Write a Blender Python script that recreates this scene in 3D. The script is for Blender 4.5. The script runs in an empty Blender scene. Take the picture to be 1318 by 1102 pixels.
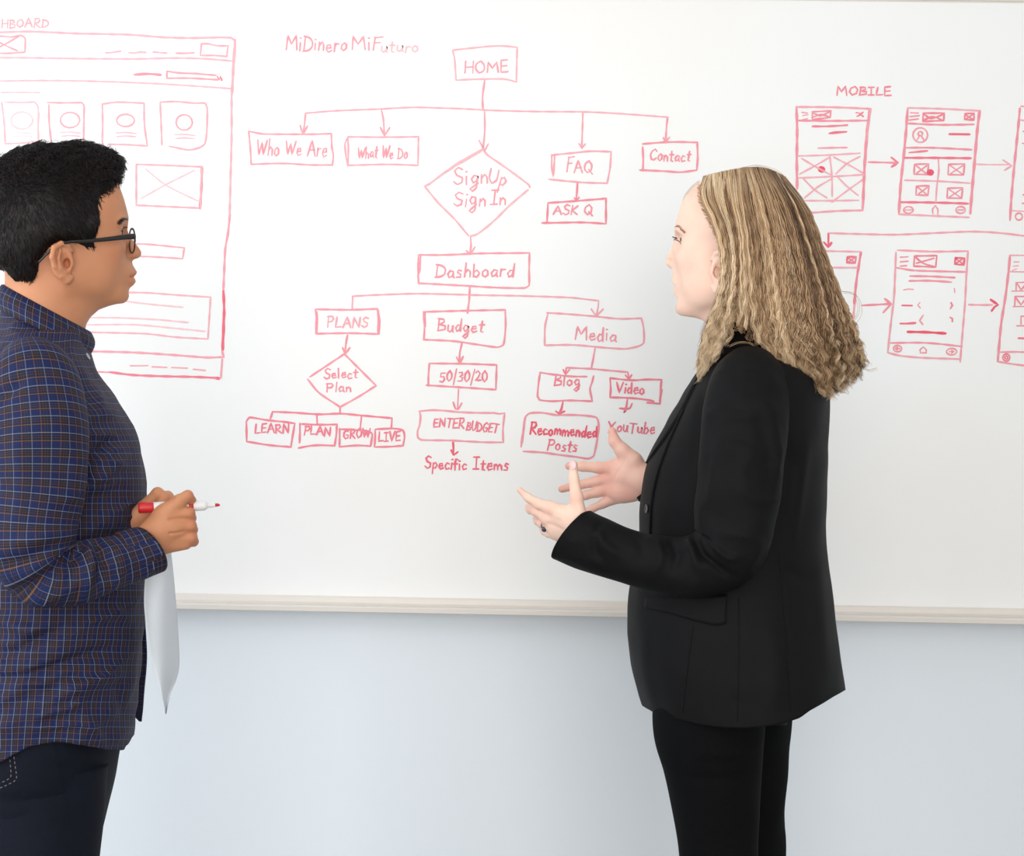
import bpy, bmesh, math, random
import numpy as np
from mathutils import Vector, Matrix
random.seed(7); rng = np.random.default_rng(7)
SC = bpy.context.scene; COL = SC.collection
# ---------------------------------------------------------------- camera
F = 1600.0; CXP, CYP = 659.0, 551.0; W_, H_ = 1318.0, 1102.0
CAM = np.array([0.0, 0.0, 1.27]); YAW = math.radians(0.7); ROLL = math.radians(0.95)
fw = np.array([-math.sin(YAW), math.cos(YAW), 0.0])
r0 = np.array([math.cos(YAW), math.sin(YAW), 0.0]); u0 = np.array([0, 0, 1.0])
RT = r0 * math.cos(ROLL) + u0 * math.sin(ROLL)
UP = np.cross(RT, fw)
cd = bpy.data.cameras.new('camera'); cam = bpy.data.objects.new('camera', cd); COL.objects.link(cam)
cd.sensor_fit = 'HORIZONTAL'; cd.sensor_width = 36.0; cd.lens = 36.0 * F / W_; cd.clip_start = 0.05
cam.matrix_world = Matrix(((RT[0], UP[0], -fw[0], CAM[0]), (RT[1], UP[1], -fw[1], CAM[1]), (RT[2], UP[2], -fw[2], CAM[2]), (0, 0, 0, 1)))
SC.camera = cam
# ---------------------------------------------------------------- light and exposure
wd = bpy.data.worlds.new('world'); SC.world = wd; wd.use_nodes = True
wd.node_tree.nodes['Background'].inputs[0].default_value = (0.93, 0.97, 1.0, 1)
wd.node_tree.nodes['Background'].inputs[1].default_value = 0.74
SC.view_settings.view_transform = 'Standard'; SC.view_settings.look = 'None'
SC.view_settings.exposure = 0.0; SC.view_settings.gamma = 1.0; SC.view_settings.use_curve_mapping = False
def area(name, loc, target, sx, sy, power, col):
    l = bpy.data.lights.new(name, 'AREA'); l.shape = 'RECTANGLE'; l.size = sx; l.size_y = sy; l.energy = power; l.color = col
    o = bpy.data.objects.new(name, l); COL.objects.link(o); o.location = loc
    d = Vector(target) - Vector(loc); o.rotation_euler = d.to_track_quat('-Z', 'Y').to_euler(); return o
area('window_daylight', (-3.3, 0.3, 1.6), (0.2, 2.3, 1.2), 2.6, 2.2, 70, (0.88, 0.94, 1.0))
area('ceiling_panel_light', (-0.3, -0.1, 2.78), (0.1, 1.6, 0.6), 2.6, 1.6, 20, (1.0, 0.97, 0.93))
area('room_bounce', (0.1, -2.4, 1.4), (0.4, 2.5, 0.9), 3.4, 2.4, 72, (1.0, 0.965, 0.93))
# ---------------------------------------------------------------- projection helpers
def ray(px, py):
    px = np.asarray(px, float); py = np.asarray(py, float)
    return fw + ((px - CXP) / F)[..., None] * RT - ((py - CYP) / F)[..., None] * UP
def P(px, py, y):
    r = ray(px, py); t = (np.asarray(y, float) - CAM[1]) / r[..., 1]
    return CAM + r * t[..., None]
def project(p):
    d = np.asarray(p) - CAM; z = d @ fw
    return np.stack([CXP + F * (d @ RT) / z, CYP - F * (d @ UP) / z], -1)
class Frame:
    """local frame of a standing figure: u, v picture directions at its distance, w metres away along the line of sight"""
    def __init__(s, u, v, depth):
        d = ray(u, v); d = d * np.array([1, 1, 0]); s.d = d / np.linalg.norm(d)
        s.D = depth / (s.d @ fw); s.depth = depth; s.S = F / depth
    def __call__(s, u, v, w):
        r = ray(u, v); t = (s.D + np.asarray(w, float)) / (r @ s.d)
        return CAM + r * t[..., None]
    def px(s, w=0.0):          # pixels per metre at offset w
        return F / (s.depth + w * (s.d @ fw))
# ---------------------------------------------------------------- objects
def link(name, me, mat=None, parent=None, **props):
    o = bpy.data.objects.new(name, me); COL.objects.link(o)
    if mat is not None and me is not None: me.materials.append(mat)
    if parent is not None: o.parent = parent
    for k, v in props.items(): o[k] = v
    return o
def empty(name, loc, **props):
    o = bpy.data.objects.new(name, None); COL.objects.link(o); o.location = loc; o.empty_display_size = .1
    for k, v in props.items(): o[k] = v
    return o
def mesh_np(name, verts, faces, smooth=True, attrs=None):
    """faces: int array (n,3|4) or list of such"""
    me = bpy.data.meshes.new(name)
    if isinstance(faces, np.ndarray): faces = [faces]
    faces = [np.asarray(f, np.int32) for f in faces if len(f)]
    nv = len(verts); nl = sum(f.size for f in faces); npoly = sum(len(f) for f in faces)
    me.vertices.add(nv); me.vertices.foreach_set('co', np.asarray(verts, np.float32).ravel())
    me.loops.add(nl); me.loops.foreach_set('vertex_index', np.concatenate([f.ravel() for f in faces]))
    me.polygons.add(npoly)
    tot = np.concatenate([np.full(len(f), f.shape[1], np.int32) for f in faces])
    st = np.concatenate([[0], np.cumsum(tot)[:-1]]).astype(np.int32)
    me.polygons.foreach_set('loop_start', st)
    try: me.polygons.foreach_set('loop_total', tot)
    except Exception: pass
    me.update(calc_edges=True); me.validate()
    if smooth: me.polygons.foreach_set('use_smooth', np.ones(len(me.polygons), bool))
    for k, (typ, arr) in (attrs or {}).items():
        a = me.attributes.new(k, typ, 'POINT')
        a.data.foreach_set('vector' if typ == 'FLOAT_VECTOR' else ('color' if typ == 'FLOAT_COLOR' else 'value'), np.asarray(arr, np.float32).ravel())
    return me
def unparent_keep(o, root):   # geometry is written in world coordinates; keep it there under a moved parent
    o.matrix_parent_inverse = root.matrix_world.inverted()
def part(name, me, mat, parent, **props):
    o = link(name, me, mat, parent, **props)
    p = parent; M = Matrix.Identity(4)
    while p is not None:
        M = Matrix.Translation(p.location) @ M if p.type == 'EMPTY' else M
        p = p.parent
    if parent.type == 'EMPTY': o.matrix_parent_inverse = Matrix.Translation(-parent.location)
    return o
# ---------------------------------------------------------------- materials
def lin(c):
    c = [x / 255 if max(c) > 1 else x for x in c]
    return tuple(x / 12.92 if x <= .04045 else ((x + .055) / 1.055) ** 2.4 for x in c)
def nodes(name):
    m = bpy.data.materials.new(name); m.use_nodes = True; n = m.node_tree; return m, n, n.nodes['Principled BSDF']
def mat(name, col, rough=.6, spec=.3, noise=0, nscale=30, bump=0, bscale=200, metal=0, sheen=0, **kw):
    m, n, b = nodes(name); c = lin(col)
    b.inputs['Base Color'].default_value = (*c, 1); b.inputs['Roughness'].default_value = rough
    b.inputs['Specular IOR Level'].default_value = spec; b.inputs['Metallic'].default_value = metal
    if sheen: b.inputs['Sheen Weight'].default_value = sheen; b.inputs['Sheen Roughness'].default_value = .5
    for k, v in kw.items(): b.inputs[k].default_value = v
    tc = n.nodes.new('ShaderNodeTexCoord')
    if noise:
        t = n.nodes.new('ShaderNodeTexNoise'); t.inputs['Scale'].default_value = nscale; t.inputs['Detail'].default_value = 4
        n.links.new(tc.outputs['Object'], t.inputs['Vector'])
        mx = n.nodes.new('ShaderNodeMix'); mx.data_type = 'RGBA'
        mx.inputs['A'].default_value = (*[x * (1 - noise) for x in c], 1); mx.inputs['B'].default_value = (*[min(1, x * (1 + noise)) for x in c], 1)
        n.links.new(t.outputs[0], mx.inputs['Factor']); n.links.new(mx.outputs['Result'], b.inputs['Base Color'])
    if bump:
        t = n.nodes.new('ShaderNodeTexNoise'); t.inputs['Scale'].default_value = bscale; t.inputs['Detail'].default_value = 3
        n.links.new(tc.outputs['Object'], t.inputs['Vector'])
        bp = n.nodes.new('ShaderNodeBump'); bp.inputs['Strength'].default_value = bump; bp.inputs['Distance'].default_value = .002
        n.links.new(t.outputs[0], bp.inputs['Height']); n.links.new(bp.outputs[0], b.inputs['Normal'])
    return m
def box_mesh(name, x0, x1, y0, y1, z0, z1, bev=0):
    bm = bmesh.new(); bmesh.ops.create_cube(bm, size=1)
    bmesh.ops.scale(bm, vec=(x1 - x0, y1 - y0, z1 - z0), verts=bm.verts)
    bmesh.ops.translate(bm, vec=((x0 + x1) / 2, (y0 + y1) / 2, (z0 + z1) / 2), verts=bm.verts)
    if bev: bmesh.ops.bevel(bm, geom=bm.edges, offset=bev, segments=2, affect='EDGES')
    me = bpy.data.meshes.new(name); bm.to_mesh(me); bm.free(); return me
# ---------------------------------------------------------------- room
YB = 2.49                      # writing face of the board
m_wall = mat('wall_paint', (232, 238, 243), .75, .2, noise=.015, nscale=3, bump=.08, bscale=350)
link('wall_back', box_mesh('wall_back', -3.6, 3.4, 2.53, 2.65, 0, 2.8), m_wall, kind='structure')
link('floor', box_mesh('floor', -3.6, 3.4, -3.2, 2.53, -.1, 0), mat('floor_carpet', (150, 148, 145), .9, .1, noise=.1, nscale=60, bump=.3), kind='structure')
link('ceiling', box_mesh('ceiling', -3.6, 3.4, -3.2, 2.65, 2.8, 2.9), mat('ceiling_paint', (238, 238, 236), .8, .2, noise=.01), kind='structure')
link('baseboard_back', box_mesh('baseboard_back', -3.6, 3.4, 2.515, 2.53, 0, .1, .004), mat('baseboard_paint', (205, 205, 205), .5), kind='structure')
# ---------------------------------------------------------------- whiteboard
zt = float(P(1318, 4.2, YB)[2]); zb = float(P(1318, 787, YB)[2])
zb0 = float(P(700, 772, YB)[2])
BX0, BX1 = -1.62, 1.95
wb = empty('whiteboard', (0, YB + .03, 0), label='large white dry erase board covered in red flowchart and screen sketches, on the wall', category='whiteboard')
def board_mat():
    m, n, b = nodes('board_enamel'); tc = n.nodes.new('ShaderNodeTexCoord')
    t = n.nodes.new('ShaderNodeTexNoise'); t.inputs['Scale'].default_value = 1.6; t.inputs['Detail'].default_value = 3
    n.links.new(tc.outputs['Object'], t.inputs['Vector'])
    r = n.nodes.new('ShaderNodeValToRGB'); r.color_ramp.elements[0].position = .35; r.color_ramp.elements[1].position = .65
    r.color_ramp.elements[0].color = (*lin((243, 241, 238)), 1); r.color_ramp.elements[1].color = (*lin((245, 246, 245)), 1)
    n.links.new(t.outputs[0], r.inputs[0]); n.links.new(r.outputs[0], b.inputs['Base Color'])
    b.inputs['Roughness'].default_value = .38; b.inputs['Specular IOR Level'].default_value = .35
    return m
m_alu = mat('tray_metal', (226, 219, 211), .42, .5)
part('board_panel', box_mesh('board_panel', BX0, BX1, YB, YB + .012, zb0 - .012, zt), board_mat(), wb)
part('frame', box_mesh('frame', BX0 - .01, BX1 + .01, YB - .004, YB + .038, zt, zt + .018, .003), m_alu, wb)
for x in (BX0, BX1):
    part('frame', box_mesh('frame', x - .01, x + .01, YB - .004, YB + .038, zb - .0, zt, .003), m_alu, wb)
part('backing', box_mesh('backing', BX0, BX1, YB + .012, YB + .04, zb0 - .012, zt), m_alu, wb)
# marker tray: extruded profile (y outwards, z)
def extrude_x(name, prof, x0, x1):
    n = len(prof); v = [(x0, y, z) for y, z in prof] + [(x1, y, z) for y, z in prof]
    f = [(i, (i + 1) % n, n + (i + 1) % n, n + i) for i in range(n)]
    me = bpy.data.meshes.new(name); me.from_pydata(v, [], f + [tuple(range(n))[::-1], tuple(range(n, 2 * n))]); me.update(); return me
za = zb0 + .0; zc = float(P(700, 783, YB)[2]) + .001; zd = float(P(700, 789.5, YB)[2])
prof = [(YB + .03, za), (YB - .003, za), (YB - .006, za - .003), (YB - .007, zc + .004), (YB - .013, zc + .001), (YB - .032, zc - .001), (YB - .036, zc + .0015), (YB - .039, zc + .0015),
        (YB - .041, zc - .001), (YB - .041, zd + .002), (YB - .038, zd), (YB + .03, zd)]
part('tray', extrude_x('tray', prof, BX0 + .01, BX1 - .01), m_alu, wb)
# ---------------------------------------------------------------- ink
INK = {}
def ink_mat(l):
    l = l * 1.3 if l < .31 else l; k = round(l, 2)
    if k not in INK:
        m, n, b = nodes('marker_ink'); base = (248, 246, 243); full = (236, 62, 88)
        tc = n.nodes.new('ShaderNodeTexCoord'); t = n.nodes.new('ShaderNodeTexNoise'); t.inputs['Scale'].default_value = 90; t.inputs['Detail'].default_value = 4
        n.links.new(tc.outputs['Object'], t.inputs['Vector'])
        mx = n.nodes.new('ShaderNodeMix'); mx.data_type = 'RGBA'
        f = lambda q: (*lin(tuple(base[i] + (full[i] - base[i]) * q for i in range(3))), 1)
        mx.inputs['A'].default_value = f(max(0, k - .1)); mx.inputs['B'].default_value = f(min(1, k + .14))
        n.links.new(t.outputs[0], mx.inputs['Factor']); n.links.new(mx.outputs['Result'], b.inputs['Base Color'])
        b.inputs['Roughness'].default_value = .5; b.inputs['Specular IOR Level'].default_value = .2
        INK[k] = m
    return INK[k]
def smooth_poly(p, closed=False):
    p = np.asarray(p, float)
    if len(p) < 3: return p
    out = []
    for i in range(len(p) - 1):
        a = p[max(i - 1, 0)]; b = p[i]; c = p[i + 1]; d = p[min(i + 2, len(p) - 1)]
        # keep sharp corners sharp
        def tan(q0, q1, q2):
            v1 = q1 - q0; v2 = q2 - q1; l1 = np.hypot(*v1) + 1e-6; l2 = np.hypot(*v2) + 1e-6
            if v1 @ v2 / (l1 * l2) < .35: return None
            return (v1 / l1 + v2 / l2) / 2 * min(l1, l2)
        L = np.hypot(*(c - b)); m0 = tan(a, b, c) if i else None; m1 = tan(b, c, d) if i < len(p) - 2 else None
        if m0 is None: m0 = (c - b)
        if m1 is None: m1 = (c - b)
        n = max(1, int(L / 3))
        for k in range(n):
            t = k / n; out.append((2*t**3-3*t**2+1)*b + (t**3-2*t**2+t)*m0 + (-2*t**3+3*t**2)*c + (t**3-t**2)*m1)
    out.append(p[-1]); return np.array(out)
_layer = [0]
def ink(name, polys, level, width, parent, **props):
    """polys in picture px -> thin ribbons of ink lying on the board"""
    V = []; VL = []; Fq = []; _layer[0] += 1
    y = YB - .0003 - .00002 * (_layer[0] % 9)
    for pi_, p in enumerate(polys):
        p = smooth_poly(p)
        if len(p) == 1: p = np.array([p[0] - [.6, 0], p[0] + [.6, 0]])
        q = p.copy(); d = np.gradient(q, axis=0); d /= (np.hypot(d[:, 0], d[:, 1])[:, None] + 1e-6)
        nrm = np.stack([-d[:, 1], d[:, 0]], 1)
        wv = width * (0.5 + .09 * np.sin(np.arange(len(p)) * .9 + random.random() * 6)) 
        wv[0] *= .8; wv[-1] *= .8
        e0 = p[0] - d[0] * width * .4; e1 = p[-1] + d[-1] * width * .4
        L = np.vstack([e0 - nrm[0] * wv[0] * .5, p - nrm * wv[:, None], e1 - nrm[-1] * wv[-1] * .5]); R = np.vstack([e0 + nrm[0] * wv[0] * .5, p + nrm * wv[:, None], e1 + nrm[-1] * wv[-1] * .5])
        b = len(V); n = len(L)
        for i, (l, r) in enumerate(zip(L, R)): V.append(l); V.append(r); VL += [i // 2 + pi_ * 5] * 2
        for i in range(n - 1): Fq.append((b + 2*i, b + 2*i + 1, b + 2*i + 3, b + 2*i + 2))
    V = np.array(V); W3 = P(V[:, 0], V[:, 1], y - .00001 * (np.array(VL) % 23))
    me = mesh_np(name, W3, np.array(Fq), smooth=False)
    return part(name, me, ink_mat(level), parent, **props)
ZR = {1: (0, 0, 3.994), 2: (300, 0, 3.994), 3: (600, 0, 3.994), 4: (988, 80, 3.994), 5: (988, 270, 3.994), 6: (500, 260, 3.994), 7: (300, 360, 3.994), 8: (530, 430, 3.994),
      9: (0, 350, 3.994), 10: (0, 0, 9.414), 11: (540, 180, 8.2375), 12: (310, 520, 5.99), 13: (530, 520, 9.414), 14: (670, 460, 6.937), 15: (1198, 280, 5.508), 16: (1198, 100, 5.508), 17: (0, 100, 9.414), 0: (0, 0, 1)}
def parse(reg, s):
    ox, oy, f = ZR[reg]
    return [np.array([[ox + float(a.split(',')[0]) / f, oy + float(a.split(',')[1]) / f] for a in poly.split()]) for poly in s.split('|') if poly.strip()]
def S(name, reg, level, width, s, parent=None, **props):
    ps = parse(reg, s)
    if name in ('phone_outline', 'divider_line', 'menu_bars', 'text_line', 'caption_line'):
        os_ = [ink(name, [q], level, width, parent or wb, **props) for q in ps]; return os_[0]
    return ink(name, ps, level, width, parent or wb, **props)
def circ(cx, cy, rx, ry=None, n=14, a0=0.3, turn=1.03):
    ry = ry or rx
    return np.array([[cx + rx * math.cos(a0 + turn * 2 * math.pi * i / n), cy + ry * math.sin(a0 + turn * 2 * math.pi * i / n)] for i in range(n + 1)])
# single-stroke handwriting: x 0..w, y 0 baseline .. 1 cap height
A_ = {
'A': (.8, '0,0 .38,1 .8,0|.12,.38 .68,.4'), 'B': (.65, '.08,1 .05,0|0,1 .45,.95 .52,.72 .1,.52 .6,.42 .62,.12 .02,.0'), 'C': (.7, '.65,.8 .45,1 .15,.8 .03,.4 .2,.05 .5,.02 .7,.2'),
'D': (.75, '.1,1 .08,0|0,1 .45,.9 .72,.6 .68,.25 .4,.05 .0,0'), 'E': (.6, '.55,1 .05,.95 .03,.02 .6,.06|.05,.5 .5,.54'), 'F': (.6, '.08,1 .05,0|.05,.95 .6,1.02|.05,.55 .45,.58'),
'G': (.75, '.65,.85 .4,1 .08,.75 .03,.3 .3,0 .62,.1 .66,.45 .4,.45'), 'H': (.7, '.05,1 .03,0|.66,1 .64,0|.03,.48 .66,.52'), 'I': (.5, '.25,1 .25,0|0,1 .5,1.02|0,.0 .5,.02'), 'K': (.65, '.08,1 .05,0|.6,.95 .1,.45 .65,0'),
'L': (.6, '.08,1 .03,.03 .6,.08'), 'M': (.9, '.02,0 .1,1 .42,.4 .78,1 .88,0'), 'N': (.75, '.03,0 .08,1 .66,.02 .7,1'), 'O': (.75, '.45,1 .1,.8 .02,.35 .3,0 .65,.2 .7,.65 .45,1 .35,.98'),
'P': (.65, '.1,1 .06,0|0,.97 .5,.98 .62,.75 .45,.52 .08,.48'), 'Q': (.8, '.45,1 .08,.75 .05,.3 .35,.02 .68,.25 .7,.7 .4,1|.45,.3 .85,-.1'), 'R': (.7, '.08,1 .05,0|0,.97 .5,.98 .6,.75 .4,.52 .1,.48 .7,0'),
'S': (.6, '.58,.88 .3,1 .06,.8 .2,.55 .55,.4 .52,.1 .25,-.02 .0,.15'), 'T': (.7, '.35,1 .33,0|0,1 .72,.98'), 'U': (.7, '.05,1 .05,.3 .3,0 .62,.25 .68,1'), 'V': (.7, '.02,1 .33,0 .7,1'),
'W': (1.0, '.0,1 .25,.02 .48,.85 .7,.02 1.0,1'), 'Y': (.7, '0,1 .3,.5|.7,1 .3,.5 .05,-.1'),
'a': (.5, '.42,.5 .2,.56 .03,.3 .12,.02 .35,.12 .44,.5 .42,.1 .52,0'), 'b': (.5, '.05,1.0 .05,.02|.05,.35 .28,.55 .48,.3 .3,0 .05,.05'), 'c': (.45, '.42,.45 .22,.55 .03,.28 .15,.0 .45,.08'),
'd': (.5, '.42,.48 .2,.55 .03,.28 .15,.0 .38,.12 .45,1.05|.45,1.0 .46,0'), 'e': (.48, '.05,.28 .42,.32 .35,.55 .12,.5 .04,.2 .2,-.02 .48,.1'), 'f': (.4, '.42,.95 .25,1.0 .15,.7 .15,-.1|.0,.5 .38,.52'),
'g': (.5, '.42,.5 .18,.55 .04,.3 .18,.05 .4,.2 .43,.5 .4,-.3 .2,-.5 .02,-.35 .5,.05'), 'h': (.5, '.05,1.05 .05,0|.05,.3 .25,.55 .42,.4 .45,0'), 'i': (.15, '.06,.52 .06,0|.06,.82'),
'k': (.45, '.05,1 .05,0|.4,.55 .08,.25 .45,0'), 'l': (.16, '.06,1.05 .06,0'), 'm': (.75, '.05,.52 .05,0|.05,.3 .22,.55 .34,.4 .36,0|.36,.3 .55,.55 .68,.4 .72,0'), 'n': (.48, '.05,.54 .05,0|.05,.3 .25,.56 .4,.4 .43,0'),
'o': (.5, '.28,.55 .06,.4 .05,.12 .25,-.01 .45,.15 .42,.45 .24,.56'), 'p': (.5, '.06,.52 .05,-.5|.05,.4 .28,.56 .48,.32 .3,.02 .06,.08'), 'r': (.38, '.05,.54 .05,0|.05,.3 .18,.52 .38,.5'),
's': (.4, '.36,.5 .15,.56 .06,.4 .32,.22 .3,.03 .02,.02'), 't': (.4, '.2,.9 .18,.05 .36,.0|.0,.58 .42,.6'), 'u': (.5, '.04,.54 .06,.1 .22,.0 .4,.15 .43,.54 .44,.05 .52,0'), 'v': (.45, '.0,.54 .2,0 .45,.55'), 'w': (.65, '0,.52 .15,.0 .32,.42 .46,.0 .65,.54'),
'0': (.55, '.3,1 .05,.7 .05,.25 .25,0 .5,.25 .5,.7 .28,1'), '2': (.55, '.03,.8 .25,1 .48,.75 .3,.35 .0,.02 .58,.06'), '3': (.5, '.03,.95 .35,1 .4,.7 .15,.55 .45,.4 .4,.05 .0,.05'), '5': (.55, '.55,1 .12,.98 .08,.58 .42,.6 .5,.25 .3,0 .0,.08'),
'/': (.35, '.3,1.25 .05,-.3'), ' ': (.35, ''), '-': (.4, '0,.5 .4,.52')}
def text(s, x0, y0, x1, y1, cap, gap=.16, slant=.06):
    tot = sum(A_[c][0] + gap for c in s) - gap; L = math.hypot(x1 - x0, y1 - y0); sx = L / tot
    d = np.array([x1 - x0, y1 - y0]) / L; up = np.array([d[1] + slant, -1.0]) * 1.0; out = []; x = 0
    for c in s:
        w, g = A_[c]; jy = random.uniform(-.07, .07); js = random.uniform(.88, 1.12); sk = random.uniform(-.08, .08)
        for poly in g.split('|'):
            if not poly: continue
            pts = [[float(k) for k in a.split(',')] for a in poly.split()]
            out.append(np.array([np.array([x0, y0]) + d * sx * (x + px + sk * py) + up * cap * (py * js + jy) for px, py in pts]))
        x += w + gap
    return out
def T(s, x0, y0, x1, y1, cap, level, width, parent=None, name='handwriting', **props):
    return ink(name, text(s, x0, y0, x1, y1, cap), level, width, parent or wb, **props)
# ---------------------------------------------------------------- ink on the board: site map
b = S('box_outline', 3, .33, 2.2, '-70,258 -60,300 -52,412|-70,258 0,250 120,238 185,236 262,243 260,330 258,422|-52,412 20,408 110,406 190,406 225,412 258,422'); T('HOME', 598, 93, 654, 93, 15, .42, 2.2, b)
S('connector_line', 3, .42, 2.4, '95,413 84,500 86,565')
S('connector_line', 2, .38, 2.0, '372,582 520,570 760,560 920,552 1060,555 1200,560')
S('connector_line', 3, .38, 2.0, '0,560 100,566 340,573 600,575 760,582 900,592 1036,602')
S('arrow', 2, .42, 2.2, '372,582 368,630 360,690|345,645 358,692 382,648'); S('arrow', 2, .42, 2.2, '762,565 772,610 778,698|757,655 778,698 805,656')
S('arrow', 3, .4, 2.2, '94,575 96,650 92,715 85,770|66,722 95,775 113,740'); S('arrow', 3, .42, 2.2, '600,577 598,650 594,762|580,738 595,764 612,740'); S('arrow', 3, .45, 2.4, '1036,602 1030,650 1026,728|1014,708 1026,730 1045,706')
b = S('box_outline', 2, .42, 2.3, '80,675 88,760 93,845|80,675 150,688 300,690 400,690 505,687 508,760 515,800 510,850|93,845 250,840 400,848 510,848'); T('Who We Are', 330, 199, 420, 202, 19, .45, 2.2, b)
b = S('box_outline', 2, .38, 2.2, '592,703 575,740 580,800 590,855 592,780 590,703|590,703 750,705 953,703 950,850 790,845 590,850'); T('What We Do', 460, 203, 524, 204, 15, .45, 2.2, b)
b = S('diamond_outline', 11, .33, 2.4, '1170,505 1160,480 950,320 720,160 665,95|660,100 560,160 440,225 300,320 100,470 55,490|660,112 540,185 380,275 250,360|55,495 200,670 370,840 520,1018|540,1020 600,1005 700,935 820,830 950,700 1150,530', )
T('Sign', 584, 236, 628, 236, 22, .42, 2.3, b); T('Up', 628, 235, 650, 239, 20, .4, 2.2, b); T('Sign', 584, 265, 625, 265, 19, .45, 2.3, b); T('In', 631, 264, 651, 264, 17, .45, 2.3, b)
S('arrow', 6, .42, 2.3, '422,180 424,225 420,262|400,250 420,268 445,232')
b = S('box_outline', 3, .4, 2.3, '440,795 440,860 448,910 455,800 440,797 560,785 640,777 745,780 740,860 725,942 600,938 425,922'); T('FAQ', 729, 222, 762, 222, 17, .45, 2.3, b)
S('arrow', 3, .55, 2.6, '572,938 570,980 565,1028|556,1018 566,1030 580,1016')
b = S('box_outline', 6, .55, 2.6, '815,103 820,5 960,-5 1118,-18 1118,112 1000,105 790,108'); T('ASK Q', 712, 276, 762, 276, 12, .5, 2.4, b)
b = S('box_outline', 3, .5, 2.5, '907,740 1050,730 1188,732 1190,820 1185,875 1100,885 1020,880 890,875 945,876|907,755 910,820 908,878'); T('Contact', 836, 206, 888, 208, 14, .5, 2.4, b)
b = S('box_outline', 6, .45, 2.5, '155,275 152,350 155,420|165,280 160,350 150,385|155,272 300,272 450,265 725,262 723,350 722,430 700,442 550,440 350,428 155,418'); T('Dashboard', 560, 357, 661, 356, 16, .5, 2.4, b)
S('connector_line', 6, .45, 2.6, '418,435 415,500 406,572'); S('connector_line', 7, .4, 2.2, '612,85 750,78 950,72 1210,78|615,85 612,150')
S('arrow', 6, .4, 2.2, '415,478 650,482 850,488 940,492 1080,508 1078,540 1068,585|1042,550 1068,588 1104,550')
b = S('box_outline', 7, .48, 2.5, '423,155 428,200 425,275|430,165 432,230 430,270|423,152 600,155 740,150 752,200 750,280 600,275 425,278|745,155 746,230 745,275'); T('PLANS', 421, 421, 473, 421, 14, .4, 2.3, b); 
S('arrow', 7, .5, 2.5, '588,285 580,330 574,382|563,350 575,384 600,350')
b = S('diamond_outline', 7, .48, 2.5, '395,500 500,430 572,382 640,450 735,545 640,605 550,655|383,512 440,580 550,655|550,655 550,685'); T('Select', 417, 487, 460, 487, 12, .52, 2.3, b); T('Plan', 420, 504, 452, 504, 12, .52, 2.3, b)
S('connector_line', 12, .58, 2.6, '228,112 245,60 420,68 600,80 765,75 920,88 1165,110 1160,190|765,30 765,75|585,80 588,150|930,90 920,185')
for t, s, w in (('LEARN', '40,140 65,105 200,125 330,138 415,150 400,240 385,332 220,318 45,290 42,140', (328, 558, 372, 557)), ('PLAN', '455,150 455,230 452,298|470,155 600,160 740,158 735,240 722,322 600,318 520,325 445,340', (391, 560, 425, 561)),
                ('GROW', '762,190 760,330 900,320 1000,325 1012,230 980,212 870,200 765,195', (442, 564, 476, 564)), ('LIVE', '1035,200 1035,270 1030,332 1140,330 1250,322 1262,250 1250,205 1180,190 1040,195', (487, 569, 515, 568))):
    b = S('box_outline', 12, .58, 2.6, s); T(t, *w, 12, .62, 2.4, b)
b = S('box_outline', 6, .48, 2.5, '180,565 185,640 182,708|188,570 190,640|180,565 350,560 600,555 602,640 590,735 560,747 450,732 330,715 180,708'); T('Budget', 563, 426, 622, 427, 15, .52, 2.5, b)
S('arrow', 6, .52, 2.5, '378,725 366,780 366,828|350,798 366,830 384,795')
b = S('box_outline', 6, .52, 2.5, '210,830 205,900 205,945|215,830 400,832 556,838 552,965 400,955 195,942'); T('50/30/20', 566, 491, 627, 491, 13, .58, 2.4, b)
S('arrow', 6, .52, 2.5, '360,965 355,1065|333,1030 345,1064 358,1066 376,1035')
b = S('box_outline', 13, .45, 2.5, '95,90 105,150 95,260 70,330 75,410 110,435 250,440 450,442 700,455 900,465 1108,465 1105,300 1125,110 1060,120 980,105|90,88 250,75 400,82 560,98 800,108 1030,110'); T('ENTER', 558, 549, 597, 551, 12, .62, 2.4, b); T('BUDGET', 600, 553, 640, 558, 11, .62, 2.4, b)
S('arrow', 13, .78, 3.0, '500,465 505,540 500,612|478,560 510,618 558,582')
T('Specific', 547, 603, 600, 604, 14, .72, 2.7, label='handwritten words in strong red ink'); T('Items', 609, 604, 654, 606, 14, .72, 2.7)
b = S('box_outline', 6, .42, 2.4, '815,570 900,575 1060,588 1180,600 1300,598 1312,650 1312,725 1290,740 1220,755 1100,748 950,735 803,737|820,572 805,640 803,735'); T('Media', 740, 438, 793, 439, 16, .48, 2.4, b)
S('connector_line', 6, .48, 2.4, '1062,752 1050,820 1042,858|915,852 1042,858 1120,865 1230,875')
S('arrow', 6, .55, 2.5, '915,852 910,880|898,862 910,888 930,862'); S('arrow', 6, .58, 2.5, '1230,875 1236,910|1218,890 1236,912 1250,890')
b = S('box_outline', 14, .52, 2.5, '175,135 160,240 152,350 170,380 280,392 420,385 640,392|172,135 300,155 450,170 590,172|652,168 640,220 620,280 640,392'); T('Blog', 713, 496, 746, 497, 13, .58, 2.5, b)
S('arrow', 14, .68, 3.0, '378,400 365,460 348,500|315,482 345,503 392,482')
b = S('box_outline', 14, .58, 2.6, '800,190 805,280 800,358|800,185 880,195 1000,205 1130,198 1258,200 1250,300 1245,415 1130,405|800,358 950,362 1060,370 1160,385 1190,395|1262,290 1250,360'); T('Video', 793, 506, 829, 507, 14, .62, 2.6, b)
S('arrow', 14, .62, 2.6, '955,360 945,440 925,495 940,480|885,455 930,460 975,455 995,412')
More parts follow.
